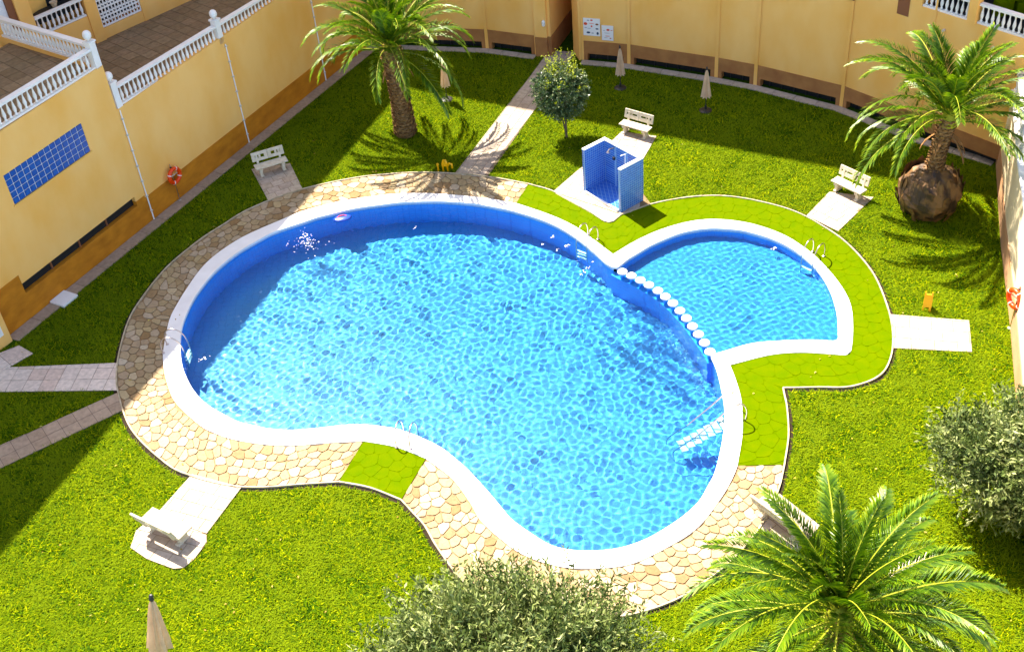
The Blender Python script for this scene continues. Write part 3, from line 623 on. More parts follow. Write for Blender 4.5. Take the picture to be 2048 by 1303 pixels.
# ------------------------------------------------------------------ back wall (facets)
bwl = empty('apartment_block', at(1258, 129), label='yellow apartment block wall along the back with brown foot, dark vents and an archway', cat='building')
OB = Vector(bwl.location)
lend = W(UE, 0); FAC = [lend.xy, at(975, 98).xy, at(1074, 111).xy]
FAC2 = [at(*q).xy for q in ((1165,121),(1258,129),(1432,156),(1510,171),(1682,214),(1834,274),(1992,322))]
def facet(a, b, zt=9.0, parent=bwl, vents=True, plinth=1.1, ymat='yellow', extend=0):
    a3, b3 = Vector((a.x, a.y, 0)), Vector((b.x, b.y, 0)); d = (b3-a3).normalized(); L_ = (b3-a3).length; n_ = Vector((d.y, -d.x, 0))
    if n_.y > 0: n_ = -n_
    o = Vector(parent.location)
    def q(u0, u1, z0, z1, o0, o1, mt, nm):
        bb_ = MB(); wbox(bb_, a3-o, d, n_, u0, u1, z0, z1, o0, o1); return obj(nm, bb_, M[mt], parent, fix=True)
    q(0, L_, plinth, zt, -.3, 0, ymat, 'wall_face')
    if vents:
        q(0, L_, .42, plinth, -.3, .03, 'brownb', 'plinth'); q(0, .28, 0, .42, -.3, .03, 'brownb', 'plinth_leg'); q(L_-.28, L_, 0, .42, -.3, .03, 'brownb', 'plinth_leg')
        q(.28, L_-.28, 0, .42, -.5, -.32, 'dark', 'vent')
        x = .6
        while x < L_-.5: q(x, x+.05, .0, .42, -.3, -.24, 'black', 'vent_bar'); x += .62
    else: q(0, L_, 0, plinth, -.3, .03, 'brownb', 'plinth')
    q(0, .1, 0, zt, .03, .045, ymat, 'pilaster_strip'); q(L_-.08, L_, 0, zt, .031, .042, ymat, 'pilaster_strip')
    return a3, b3, d, n_, q
for a, b in zip(FAC[:-1], FAC[1:]): facet(a, b)
Fs = [facet(a, b) for a, b in zip(FAC2[:-1], FAC2[1:-1])]
# last facet carries the balconies
a, b = FAC2[-2], FAC2[-1]
# facet between (1682,214) and (1834,274) is Fs[-1]; cut its top for the balconies
a3, b3, d5, n5, q5 = Fs[-1]; L5 = (b3-a3).length
for o in list(bwl.children):
    if o.name.startswith('wall_face'): last = o
# rebuild top of that facet
bpy.data.objects.remove(last)
a6 = Vector((FAC2[-1].x, FAC2[-1].y, 0)); 
zb = 5.92
UEND = 12.0
q5(0, 3.3, 1.1, 9, -.3, 0, 'yellow', 'wall_face'); q5(3.3, UEND, 1.1, zb, -.3, 0.004, 'yellow', 'wall_face'); q5(5.42, 5.8, zb, 9, -.3, .08, 'yellow', 'column'); q5(7.95, 8.3, zb, 9, -.3, .08, 'yellow', 'column'); q5(10.4, UEND, zb, 9, -.3, .02, 'yellow', 'wall_face')
q5(3.3, 10.4, zb-.3, 9, -1.9, -1.7, 'dark', 'dark_opening'); q5(3.3, 10.4, zb-.3, zb-.05, -1.7, -.3, 'dark', 'balcony_floor'); q5(2.2, 2.75, 5.29, 9, 0, .02, 'brownstrip', 'brown_strip'); q5(-.3, .1, 5.25, 9, 0.06, .075, 'brownstrip', 'brown_strip')
q5(L5, UEND, .42, 1.1, -.3, .03, 'brownb', 'plinth'); q5(L5, UEND, 0, .42, -.5, -.32, 'dark', 'vent')
q5(3.3, 10.4, 4.6, 4.63, .004, .02, 'yellow', 'ledge')
for uu, zz in ((4.5, 5.25), (6.74, 5.2)): 
    c = a3+d5*uu+n5*.02-OB; c.z = zz; obj('spout', MB().tube([c, c+n5*.12], .06, 8), M['conc'], bwl)
nb = Vector((a3.x, a3.y, 0))
def P5(u, z, o=0): return a3+d5*u+n5*o+Vector((0, 0, z))
balustrade(P5(3.32, zb, -.12), P5(5.4, zb, -.12), 'white balcony balustrade at the top right, left of the column', group='balcony balustrades at the top right', n=9, wid=.16)
balustrade(P5(5.82, zb, -.12), P5(7.93, zb, -.12), 'white balcony balustrade at the top right corner with clutter behind it', group='balcony balustrades at the top right', n=9, wid=.16)
balustrade(P5(8.32, zb, -.12), P5(10.38, zb, -.12), 'white balcony balustrade beyond the second column', group='balcony balustrades at the top right', n=9, wid=.16)
tag(obj('storage_boxes', MB().box((0, 0, .3), (.7, .4, .6), .3).box((.8, 0, .25), (.6, .4, .5)).box((.3, 0, .75), (.5, .35, .3)).box((1.3, .1, .6), (.3, .3, 1.1)), M['ggrout'], loc=P5(6.3, zb+.2, -1.0)), 'dark green clutter behind the corner balustrade', 'boxes')
# archway passage between the two parts
pa, pb = at(1098, 113), at(1153, 105); lw0 = at(1074, 111)
pq = at(1146, 47); pr = at(1165, 121)
psd = (pq-pa).normalized(); 
def vwall(a_, b_, z0, z1, th, mt, nm, parent=bwl):
    d_ = (b_-a_); L_ = d_.length; d_ = d_.normalized(); n_ = Vector((-d_.y, d_.x, 0)); bb_ = MB(); wbox(bb_, a_-Vector(parent.location), d_, n_, 0, L_, z0, z1, -th/2, th/2); return obj(nm, bb_, M[mt], parent, fix=True)
vwall(lw0, pa, 1.1, 9, .3, 'yellow', 'wall_face'); vwall(lw0, pa, 0, 1.1, .34, 'brownb', 'plinth')
pe = pa+psd*14; pe2 = pb+psd*14
vwall(pa, pe, 1.1, 9, .3, 'yellow', 'passage_wall'); vwall(pa, pe, 0, 1.1, .36, 'brownb', 'plinth')
vwall(pb, pe2, 0, 9, .3, 'yellow', 'passage_wall'); vwall(pb, pr, 0, 9, .3, 'yellow', 'pier'); vwall(pe, pe2, 0, 9, .3, 'dark', 'passage_end')
vwall(pa+psd*2.2, pb+psd*2.2, 4.2, 9, .4, 'yellow', 'lintel')
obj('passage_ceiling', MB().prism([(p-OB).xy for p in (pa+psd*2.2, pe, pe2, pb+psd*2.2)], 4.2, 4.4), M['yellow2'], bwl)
obj('wall_lamp', MB().lathe([(.05, 0), (.09, .05), (.09, .25), (.05, .32)], 8), M['wsteel'], bwl, loc=at(1092, 112)-OB+Vector((-.05, -.25, 1.75)))
# unseen mass above: roof line from shadow edge, raised to screen reflected sky
mass(p1, BD, n1, -14, 44, 0, 9, 0, HB, M['yellow'], 'unseen_upper_mass', bwl)
# kerb slabs along the back wall
rp = [q for q in FAC[1:]+FAC2[:-1]]; r1_, r2_ = p1+BD*40, p1-BD*13
obj('flat_roof', MB().prism([(Vector((*q, 0))-OB).xy+Vector((0, .35)) for q in rp]+[(r1_+n1*.2-OB).xy, (r2_+n1*.2-OB).xy], 8.7, 8.9), M['conc'], bwl)
ks = tag(empty('wall_kerb'), kind='structure', label='strip of slabs along the foot of the back wall')
allf = list(zip(FAC[:-1], FAC[1:])) + list(zip(FAC2[:-1], FAC2[1:]))
for a, b in allf:
    a3_, b3_ = Vector((a.x, a.y, 0)), Vector((b.x, b.y, 0)); d = (b3_-a3_).normalized(); L_ = (b3_-a3_).length; n_ = Vector((d.y, -d.x, 0)); n_ = -n_ if n_.y > 0 else n_
    k = max(1, round(L_/1.0))
    for i in range(k):
        bb_ = MB(); wbox(bb_, a3_, d, n_, i*L_/k+.012, (i+1)*L_/k-.012, -.03, .06+random.uniform(-.006, .006), .05, .5); obj('paving_slab', bb_, M['slab'], ks, fix=True)
    PAVED.append([(p.x, p.y) for p in (a3_, b3_, b3_+n_*.5, a3_+n_*.5)])
# notice boards
def notice(u0, u1, z0, z1, label, marks):
    a3_, b3_, d, n_, _ = Fs[0]; o = empty('notice_board', a3_+d*u0+n_*.02+Vector((0, 0, z0)), label=label, cat='notice board')
    bb_ = MB(); wbox(bb_, Vector((0, 0, 0)), d, n_, 0, u1-u0, 0, z1-z0, 0, .03); obj('board', bb_, M['signw'], o, fix=True)
    for x, z, w_, h_, c in marks:
        bb_ = MB(); wu = (u1-u0)*x; zz = (z1-z0)*z
        P_ = [d*(wu+math.cos(t)*w_/2)+n_*.034+Vector((0, 0, zz+math.sin(t)*h_/2)) for t in [k*math.pi/4+math.pi/8 for k in range(8)]]
        obj('pictogram', bb_.add(P_ + [p-n_*.006 for p in P_], [tuple(range(8)), tuple(range(15, 7, -1))] + [(i, (i+1) % 8, 8+(i+1) % 8, 8+i) for i in range(8)]), M[c], o, fix=True)
notice(.12, .98, 1.42, 2.34, 'larger white notice board with red, grey and navy pictograms beside the archway', [(.3,.88,.14,.07,'grey'),(.5,.9,.14,.08,'red'),(.14,.68,.2,.16,'red'),(.5,.72,.3,.03,'red'),(.82,.68,.17,.1,'brownstrip'),(.5,.55,.1,.1,'red'),(.15,.45,.14,.05,'grey'),(.35,.42,.2,.03,'grey'),(.82,.42,.16,.08,'navy'),(.3,.18,.2,.11,'navy'),(.55,.16,.14,.06,'grey'),(.85,.16,.12,.16,'navy')])
notice(1.06, 1.65, 1.23, 2.02, 'smaller white notice board with a red oval, right of the larger one', [(.55,.72,.17,.11,'red'),(.2,.66,.1,.03,'grey'),(.85,.7,.12,.03,'red'),(.45,.5,.3,.025,'grey'),(.5,.3,.26,.03,'red'),(.35,.18,.2,.025,'grey'),(.75,.16,.1,.05,'red')])
# ------------------------------------------------------------------ right wall
RWp = [at(*q).xy for q in ((1992,322),(2002,484),(2022,657),(2031,768))]
rw = empty('garden_wall', Vector((*RWp[0], 0)), label='cream wall on the right with pink brown foot and a white coping, striped by palm shadow', cat='wall')
dl = (RWp[-1]-RWp[-2]).normalized(); RWp.append(RWp[-1]+dl*22)
for i, (a, b) in enumerate(zip(RWp[:-1], RWp[1:])):
    a3_, b3_ = Vector((*a, 0)), Vector((*b, 0)); d = (b3_-a3_).normalized(); L_ = (b3_-a3_).length; n_ = Vector((d.y, -d.x, 0)); n_ = -n_ if n_.x > 0 else n_
    for z0, z1, o0, o1, mt, nm in ((1.0, 3.6, -.25, 0, 'cream', 'wall_face'), (0, 1.0, -.25, .03, 'pink', 'plinth'), (3.6, 3.72, -.35, .08, 'white', 'wall_cap')):
        bb_ = MB(); wbox(bb_, a3_-Vector(rw.location), d, n_, 0, L_, z0, z1, o0, o1); obj(nm, bb_, M[mt], rw, fix=True)
r0 = Vector((*RWp[0], 3.72)); r1 = Vector((*RWp[2], 3.72))
rn = Vector((.12, 0, 0))
balustrade(r0+rn, Vector((*RWp[1], 3.72))+rn, 'white balustrade on top of the cream right wall', n=22)
tag(obj('terrace_floor', MB().prism([(RWp[0].x+.2, RWp[0].y), (RWp[0].x+20, RWp[0].y+4), (RWp[-1].x+20, RWp[-1].y), (RWp[-1].x+.2, RWp[-1].y)], 2.6, 2.75), M['cream']), kind='structure', label='terrace beyond the right wall')

# ------------------------------------------------------------------ shower cabin
FL, FR, BR = at(1167.4, 381.4, .05), at(1242.3, 425, .05), at(1280.4, 397, .05); xd = (FR-FL); SWd = xd.length; xd.normalize(); yd = Vector((-xd.y, xd.x, 0))
yd = yd if yd.y > 0 else -yd; SD = (BR-FR).dot(yd); SD = max(1.1, SD)
sh = empty('shower_cabin', FL, math.atan2(xd.y, xd.x), label='open blue mosaic shower cabin with white topped walls', cat='shower')
sh_h = 2.08; t_ = .14
def sbox(x0, x1, y0, y1, z0, z1, mt, nm, par=sh): return obj(nm, MB().box(((x0+x1)/2, (y0+y1)/2, (z0+z1)/2), (x1-x0, y1-y0, z1-z0)), M[mt], par)
for nm, x0, x1, y0, y1 in (('side_wall', 0, t_, 0, SD), ('side_wall', SWd-t_, SWd, 0, SD), ('back_wall', t_, SWd-t_, SD-t_, SD)):
    wl = sbox(x0, x1, y0, y1, 0, sh_h-.03, 'shower', nm); sbox(x0-.01, x1+.01, y0-.01, y1+.01, sh_h-.03, sh_h+.02, 'white', 'cap', wl)
sbox(t_, SWd-t_, .0, SD-t_, 0, .06, 'shower', 'tray'); sbox(t_, SWd-t_, -.08, 0, 0, .09, 'white', 'tray_lip')
obj('shower_head', MB().tube([(.75, SD-t_, 1.95), (.75, SD-t_-.3, 2.0), (.75, SD-t_-.36, 1.94)], .03, 6).lathe([(.09, 0), (.05, .05)], 8, (.75, SD-t_-.36, 1.88)), M['steel'], sh)
obj('shower_pipe', MB().tube([(1.45, SD-t_-.03, 1.2), (1.45, SD-t_-.03, 1.95), (1.45, SD-t_-.3, 1.99)], .025, 6), M['wsteel'], sh)
obj('tap', MB().box((.75, SD-t_-.04, 1.45), (.1, .08, .12)), M['black'], sh)
obj('tap', MB().box((1.45, SD-t_-.04, 1.15), (.1, .08, .1)), M['steel'], sh)

# ------------------------------------------------------------------ benches
def make_bench(slots=2):
    o = empty('garden_bench', (0, 0, 0)); L_ = 1.5
    def bx(nm, boxes, par=o, mt='benchc'):
        b = MB()
        for c, s_, *r_ in boxes: b.box(c, s_, 0, r_[0] if r_ else None)
        me = b.mesh(nm); x = obj(nm, me, M[mt], par)
        mo = x.modifiers.new('b', 'BEVEL'); mo.width = .012; mo.segments = 1; return x
    bx('seat', [((0, 0, .45), (L_, .46, .07))])
    for s_ in (-1, 1):
        bx('leg', [((s_*.52, .0, .36), (.16, .44, .11)), ((s_*.52, .0, .17), (.14, .26, .34)), ((s_*.52, .0, .03), (.16, .42, .06))])
        tl = Matrix.Rotation(R(-14), 3, 'X')
        bx('back_post', [((s_*.52, .29, .62), (.1, .07, .55), tl)])
        c = Vector((s_*L_/4, .33, .78)); W2, H2 = L_/2-.01, .42
        b = []
        def pp(x, z, w_, h_): b.append((c+tl @ Vector((x, 0, z)), (w_, .055, h_), tl))
        if slots == 2:
            pp(0, H2/2-.085, W2, .17); pp(0, -H2/2+.085, W2, .17); pp(-W2/2+.05, 0, .1, .085); pp(W2/2-.05, 0, .1, .085); pp(0, 0, .05, .085)
        else:
            pp(0, H2/2-.07, W2, .14); pp(0, -H2/2+.07, W2, .14); pp(-W2/2+.08, 0, .16, .145); pp(W2/2-.08, 0, .16, .145); pp(0, 0, .1, .145)
        bx('back_panel', b)
    return o
def place_bench(o, px, ax, face, label):
    """px: ground point under the seat centre; ax: two points along the seat; face: point it faces"""
    a, b = at(*ax[0]), at(*ax[1]); d = (b-a); ang = math.atan2(d.y, d.x); c = at(*px); f = at(*face)-c
    fwd = Vector((math.sin(ang), -math.cos(ang), 0))        # local -Y
    if f.dot(fwd) < 0: ang += math.pi
    o.location = (c.x, c.y, .05); o.rotation_euler = (0, 0, ang); tag(o, label, 'bench', 'pale concrete garden benches')
    return o
bp = make_bench(2)
bq = make_bench(1)
place_bench(bq, (546, 345), ((520,357),(574,341)), (560,390), 'pale concrete bench with slotted back near the life ring on the left wall')
place_bench(bp, (1271, 271), ((1242,269),(1294,284)), (1240,330), 'pale concrete bench directly behind the blue shower cabin')
place_bench(copy_tree(bp), (1695, 391), ((1665,381),(1722,408)), (1640,440), 'pale concrete bench between the small pool and the root ball palm')
c_ = place_bench(copy_tree(bp), (340, 1068), ((290,1052),(385,1098)), (430,960), 'pale concrete bench seen from behind at the lower left'); c_.scale = (1.15, 1.35, 1.05)
c_ = place_bench(copy_tree(bp), (1563, 1050), ((1519,1030),(1606,1095)), (1600,990), 'white bench half hidden behind the front palm'); c_.scale = (1.15, 1.4, 1.05)
c_ = place_bench(copy_tree(bp), (1812, 1150), ((1780,1160),(1850,1125)), (1790,1090), 'bench seen only in scraps through the front palm fronds')

# ------------------------------------------------------------------ parasols
def make_parasol():
    o = empty('closed_parasol')
    obj('base', MB().lathe([(.3, 0), (.3, .05), (.22, .09), (.06, .12), (.045, .3), (.03, .32)], 16), M['black'], o)
    obj('pole', MB().tube([(0, 0, .1), (0, 0, 2.18)], .022, 6), M['black'], o)
    vs = []; NN = 16; lv = [(2.12, .03), (2.0, .07), (1.7, .12), (1.3, .17), (.95, .22), (.78, .25)]
    for z, r_ in lv:
        for k in range(NN):
            rr = r_*(1.0 if k % 2 == 0 else .62+.1*math.sin(k*2.7)); zz = z-(.05 if (k % 2 == 0 and z < .8) else 0)
            vs.append((rr*math.cos(2*math.pi*k/NN), rr*math.sin(2*math.pi*k/NN), zz))
    fs = [(i*NN+k, i*NN+(k+1) % NN, (i+1)*NN+(k+1) % NN, (i+1)*NN+k) for i in range(len(lv)-1) for k in range(NN)] + [tuple(range(NN))]
    obj('canopy', MB().add(vs, fs), M['canvas'], o, fix=True)
    obj('finial', MB().lathe([(.035, 2.12), (.05, 2.16), (.03, 2.2), (.045, 2.24), (.02, 2.28)], 8), M['black'], o)
    return o
pz = make_parasol()
for i, (p, lab) in enumerate(((at(1241, 177), 'closed beige parasol in front of the notice boards'), (at(1411, 222), 'closed beige parasol standing alone on the shaded lawn'),
                              (at(884, 116, 2.25), 'closed beige parasol partly hidden behind the left palm'), (at(302, 1190, 3.42), 'closed beige parasol cut off by the lower edge near the front bench'))):
    o = pz if i == 0 else copy_tree(pz); o.location = (p.x, p.y, 0); o.rotation_euler = (0, 0, i*.7); tag(o, lab, 'parasol', 'closed parasols on the lawn')
    if i == 3:
        o.scale = (1.5, 1.5, 1.5); o.rotation_euler = (0, .15, 0); o.location = p-Matrix.Rotation(.15, 3, 'Y') @ Vector((0, 0, 3.42))+Vector((0, 0, .03))

# ------------------------------------------------------------------ life rings on poles
def life_ring(base, h, ringz, yaw, label, top=1.9):
    o = empty('life_ring', base, yaw, label=label, cat='life ring', group='orange life rings on poles')
    obj('pole', MB().tube([(0, 0, 0), (0, 0, top)], .022, 6), M['steel'], o); obj('pole_foot', MB().lathe([(.1, 0), (.1, .03), (.03, .06)], 10), M['conc'], o)
    Rr, rr = .32, .09; vs = []; A_, B_ = 28, 8
    for i in range(A_):
        for j in range(B_):
            a, b_ = 2*math.pi*i/A_, 2*math.pi*j/B_; q = Rr+rr*math.cos(b_); vs.append((q*math.cos(a), rr*math.sin(b_), ringz+q*math.sin(a)))
    fs = [(i*B_+j, ((i+1) % A_)*B_+j, ((i+1) % A_)*B_+(j+1) % B_, i*B_+(j+1) % B_) for i in range(A_) for j in range(B_)]
    obj('ring', MB().add([(v[0], v[1]-.12, v[2]) for v in vs], fs), M['orange'], o, smooth=True, fix=True)
    for k in range(4):
        a = math.pi/4+k*math.pi/2+.3; c = (Rr*math.cos(a), -.12, ringz+Rr*math.sin(a))
        obj('white_band', MB().tube([(c[0]-.018*math.sin(a), c[1], c[2]+.018*math.cos(a)), (c[0]+.018*math.sin(a), c[1], c[2]-.018*math.cos(a))], rr+.005, 10), M['white'], o)
    obj('hook', MB().box((0, -.04, ringz+.38), (.05, .12, .05)), M['black'], o)
    obj('bracket', MB().box((0, -.05, ringz), (.5, .02, .04)), M['conc'], o)
    return o
pb_ = W(10.25, 0, .14); life_ring(pb_, 2, 1.35, math.atan2(wn.y, wn.x)+math.pi/2, 'orange life ring on a pole against the left wall')
q_ = at(2020, 657); life_ring(q_, 2, 1.4, math.atan2(-.25, -1)+math.pi/2, 'orange life ring on a pole against the right wall')
# ------------------------------------------------------------------ small yellow things
ys_ = empty('folding_sign', at(1853, 617), R(-20), label='small yellow folding floor sign on the lawn by the empty slab', cat='floor sign')
obj('front_panel', MB().box((0, -.08, .42), (.3, .03, .5), 0, Matrix.Rotation(R(-14), 3, 'X')).box((-.12, -.03, .72), (.05, .03, .16)).box((.12, -.03, .72), (.05, .03, .16)).box((-.13, -.15, .1), (.06, .03, .22), 0, Matrix.Rotation(R(-14), 3, 'X')).box((.1, -.15, .1), (.08, .03, .22), 0, Matrix.Rotation(R(-14), 3, 'X')), M['yplast'], ys_)
obj('back_panel', MB().box((0, .09, .38), (.28, .03, .6), 0, Matrix.Rotation(R(14), 3, 'X')), M['yplast'], ys_)
obj('hinge', MB().box((0, 0, .64), (.26, .06, .04)), M['black'], ys_)
yv = empty('garden_toy', at(892, 344), R(-10), label='low yellow plastic rods and paddle at the kerb below the left palm', cat='toy')
obj('tall_loop', MB().tube([(-.1, 0, 0), (-.12, 0, .45), (-.06, 0, .62), (.04, 0, .62), (.08, 0, .45), (.1, 0, 0)], .045, 8), M['yplast'], yv, smooth=True)
obj('loop_filling', MB().box((-.02, .0, .42), (.14, .03, .26)), M['yplast'], yv)
obj('side_hook', MB().tube([(.1, 0, .3), (.2, 0, .45), (.3, 0, .42), (.31, 0, .2)], .05, 8), M['yplast'], yv, smooth=True)
tag(obj('peg', MB().lathe([(.03, 0), (.035, .3), (.06, .33), (.06, .4), (.02, .43)], 8), M['yplast'], loc=at(877, 343)), 'short yellow peg left of the yellow plastic loops', 'peg')

# ------------------------------------------------------------------ pool posts, ladders, stairs
cap_me = MB().lathe([(.17, -.0), (.195, .02), (.195, .07), (.17, .1), (.1, .11)], 16).mesh('cap'); cap_me.materials.append(M['white'])
sh_me = MB().lathe([(.095, 0), (.095, .34)], 12).mesh('shaft'); sh_me.materials.append(M['pooldeep'])
ordn = ['first', 'second', 'third', 'fourth', 'fifth', 'sixth', 'seventh', 'eighth', 'ninth', 'tenth', 'eleventh', 'twelfth', 'last']
for i, p in enumerate(posts_w):
    o = empty('pool_post', (p.x, p.y, DIV), label=ordn[i]+' white capped pool post, counted from the shower end of the row', cat='post', group='white capped posts between the pools')
    s_ = bpy.data.objects.new('shaft', sh_me); c_ = bpy.data.objects.new('cap', cap_me)
    for q in (s_, c_): COL.objects.link(q); q.parent = o; q.cycles.is_caustics_receiver = True
    c_.location = (0, 0, .33)
def ladder(cpx, topx, label, steps=3, reach=1.15, wdt=.5, h=.72):
    c = at(*cpx, CZ); t = at(*topx, CZ); d = (t-c); d.z = 0; d.normalize(); s_ = Vector((-d.y, d.x, 0))
    o = empty('pool_ladder', (c.x, c.y, CZ), math.atan2(d.y, d.x), label=label, cat='ladder', group='steel pool ladders')
    for k in (-1, 1):
        y = k*wdt/2
        arc = [(-.32, 0), (-.34, .3), (-.25, .6), (-.05, h+.02), (.2, h), (.42, .5), (.5, .2), (.52, -.2), (.52, -1.0)]
        pts = [Vector((x, y, z)) for x, z in arc]; cr = smooth_line3(pts, 4)
        rec(obj('handrail', MB().tube(cr, .024, 7), M['steel'], o, smooth=True))
        obj('foot_plate', MB().lathe([(.06, 0), (.06, .015), (.03, .03)], 10, (-.32, y, 0)), M['steel'], o)
    for j in range(steps): rec(obj('step', MB().box((.5, 0, -.28-j*.28), (.1, wdt-.04, .03)), M['wsteel'], o))
    return o
def smooth_line3(P, k):
    out = []
    for i in range(len(P)-1):
        p1, p2 = P[i], P[i+1]; p0 = P[i-1] if i else p1; p3 = P[i+2] if i+2 < len(P) else p2
        for j in range(k):
            t = j/k; out.append(.5*((2*p1)+(p2-p0)*t+(2*p0-5*p1+4*p2-p3)*t*t+(3*p1-p0-3*p2+p3)*t**3))
    out.append(P[-1]); return out
ladder((347, 697), (378, 697), 'steel ladder on the left side of the main pool')
ladder((813, 882), (826, 850), 'steel ladder at the green square in front of the main pool')
ladder((1177, 482), (1148, 508), 'steel ladder of the main pool below the shower cabin')
ladder((1628, 515), (1600, 540), 'steel ladder at the right side of the small pool', steps=1)
# stairs with white treads
c = at(1466, 833, CZ); t = at(1375, 885, -.6); d = (t-c); d.z = 0; Ld = d.length; d.normalize()
st = empty('pool_stairs', (c.x, c.y, CZ), math.atan2(d.y, d.x), label='steel stair with wide white treads leading into the main pool', cat='pool stairs')
for j in range(7): rec(obj('tread', MB().box((.36+j*.24, 0, -.2-j*.15), (.225, .54, .06)), M['white'], st))
for k in (-1, 1):
    y = k*.31
    rec(obj('handrail', MB().tube(smooth_line3([Vector((x, y, z)) for x, z in ((-.3, 0), (-.34, .45), (-.15, .8), (.25, .78), (.8, .35), (1.6, -.25), (2.2, -.75), (2.25, -1.2))], 4), .024, 7), M['steel'], st, smooth=True))
# toy and foam
ty = empty('floating_toy', at(685, 437, WZ), R(12), label='small blue float with a coral stripe by the far side of the main pool', cat='pool float')
obj('body', MB().lathe([(.05, -.05), (.28, -.03), (.33, .02), (.26, .07), (.05, .08)], 14), M['bluetoy'], ty, smooth=True).scale = (1.25, .8, 1)
obj('stripe', MB().tube([(-.22, .03, .07), (-.1, .1, .1), (.08, .1, .1), (.2, .06, .07)], .025, 6), M['redtoy'], ty)
fo = MB(); rf = random.Random(9)
def speck(x, y, r_): fo.lathe([(r_*.6, -.006), (r_, .004), (r_*.5, .016)], 5, (x, y, WZ+.005))
c1 = at(612, 488, WZ); c0 = at(608, 455, WZ)
for i in range(80):
    a = rf.gauss(0, .5); b = rf.gauss(0, .62); p = at(612+a*32, 488+b*18, WZ); speck(p.x, p.y, rf.uniform(.012, .028))
for i in range(18):
    t = rf.random(); p = c0.lerp(c1, t)+Vector((rf.gauss(0, .07+.25*t), rf.gauss(0, .06), 0)); speck(p.x, p.y, rf.uniform(.015, .035))
for q0, q1, n_ in (((1140, 490), (1112, 500), 10), ((1190, 520), (1160, 550), 14), ((1110, 470), (1085, 490), 10), ((1553, 493), (1542, 502), 7), ((825, 452), (829, 458), 3), ((395, 720), (420, 712), 8)):
    a, b = at(*q0, WZ), at(*q1, WZ)
    for i in range(n_): p = a.lerp(b, rf.random()); speck(p.x+rf.gauss(0, .05), p.y+rf.gauss(0, .05), rf.uniform(.015, .035))
tag(obj('water_foam', fo, M['foam']), 'white foam flecks where inlet jets break the pool surface', 'foam', kind='stuff')

# ------------------------------------------------------------------ palms
def frond_mesh(L_, e0, droop, seed, nleaf=96, wl=.6):
    rg = random.Random(seed); K = 14; pts = []; p = Vector((0, 0, 0)); e = e0
    for i in range(K+1):
        pts.append(p.copy()); t = i/K; p = p+Vector((math.cos(e), math.sin(e*.0)*0, math.sin(e)))*(L_/K); e -= droop/K*(.5+1.2*t)
    mb_ = MB(); mb_.tube(pts, [.024*(1-.8*i/K)+.004 for i in range(K+1)], 4, cap=False); nr = len(mb_.f); at_ = [1.0]*len(mb_.v)
    tw = rg.uniform(-.25, .25)
    for i in range(nleaf):
        t = .1+.9*(i+.5)/nleaf; f = t*K; k = min(K-1, int(f)); q = pts[k].lerp(pts[k+1], f-k); d = (pts[k+1]-pts[k]).normalized(); up = Vector((-d.z, 0, d.x))
        ll = wl*(math.sin(min(1, t*1.6+.12)*math.pi/2))*(1-.55*max(0, t-.55)/.45)
        for s_ in (-1, 1):
            a = R(58-28*t)+rg.uniform(-.12, .12); lift = R(20)+rg.uniform(-.2, .25)
            dr = (d*math.cos(a)+Vector((0, s_, 0))*math.sin(a)*math.cos(lift)+up*math.sin(a)*math.sin(lift)).normalized()
            l2 = ll*rg.uniform(.85, 1.1); mid = q+dr*l2*.5+Vector((0, 0, .01)); tip = q+dr*l2+Vector((0, 0, -.07*l2-.02)); wv = (dr.cross(up*.6+Vector((0, s_*.4, 0)))).normalized()*.027
            n0 = len(mb_.v); mb_.v += [tuple(q-wv*.4), tuple(mid-wv), tuple(tip), tuple(mid+wv), ]; mb_.f += [(n0, n0+1, n0+3), (n0+1, n0+2, n0+3)]
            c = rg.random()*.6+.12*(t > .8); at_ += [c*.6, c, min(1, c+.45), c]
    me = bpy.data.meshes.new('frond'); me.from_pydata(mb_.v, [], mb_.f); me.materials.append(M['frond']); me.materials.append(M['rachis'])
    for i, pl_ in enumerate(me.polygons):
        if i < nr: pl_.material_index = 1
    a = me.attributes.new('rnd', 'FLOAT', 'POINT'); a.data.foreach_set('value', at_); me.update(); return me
RINGS = [(-10, .9, 9), (12, 1.35, 11), (30, 1.55, 11), (46, 1.55, 10), (60, 1.3, 9), (76, .8, 9)]
FM = {}
for ri, (e, dp, n_) in enumerate(RINGS):
    for v in range(2): FM[ri, v] = frond_mesh(4.1 if ri < 5 else 3.1, R(e), dp+v*.25, ri*10+v)
DEADF = frond_mesh(1.5, R(-35), .7, 77, 30, .22); DEADF.materials.clear(); DEADF.materials.append(M['dead']); DEADF.materials.append(M['dead'])
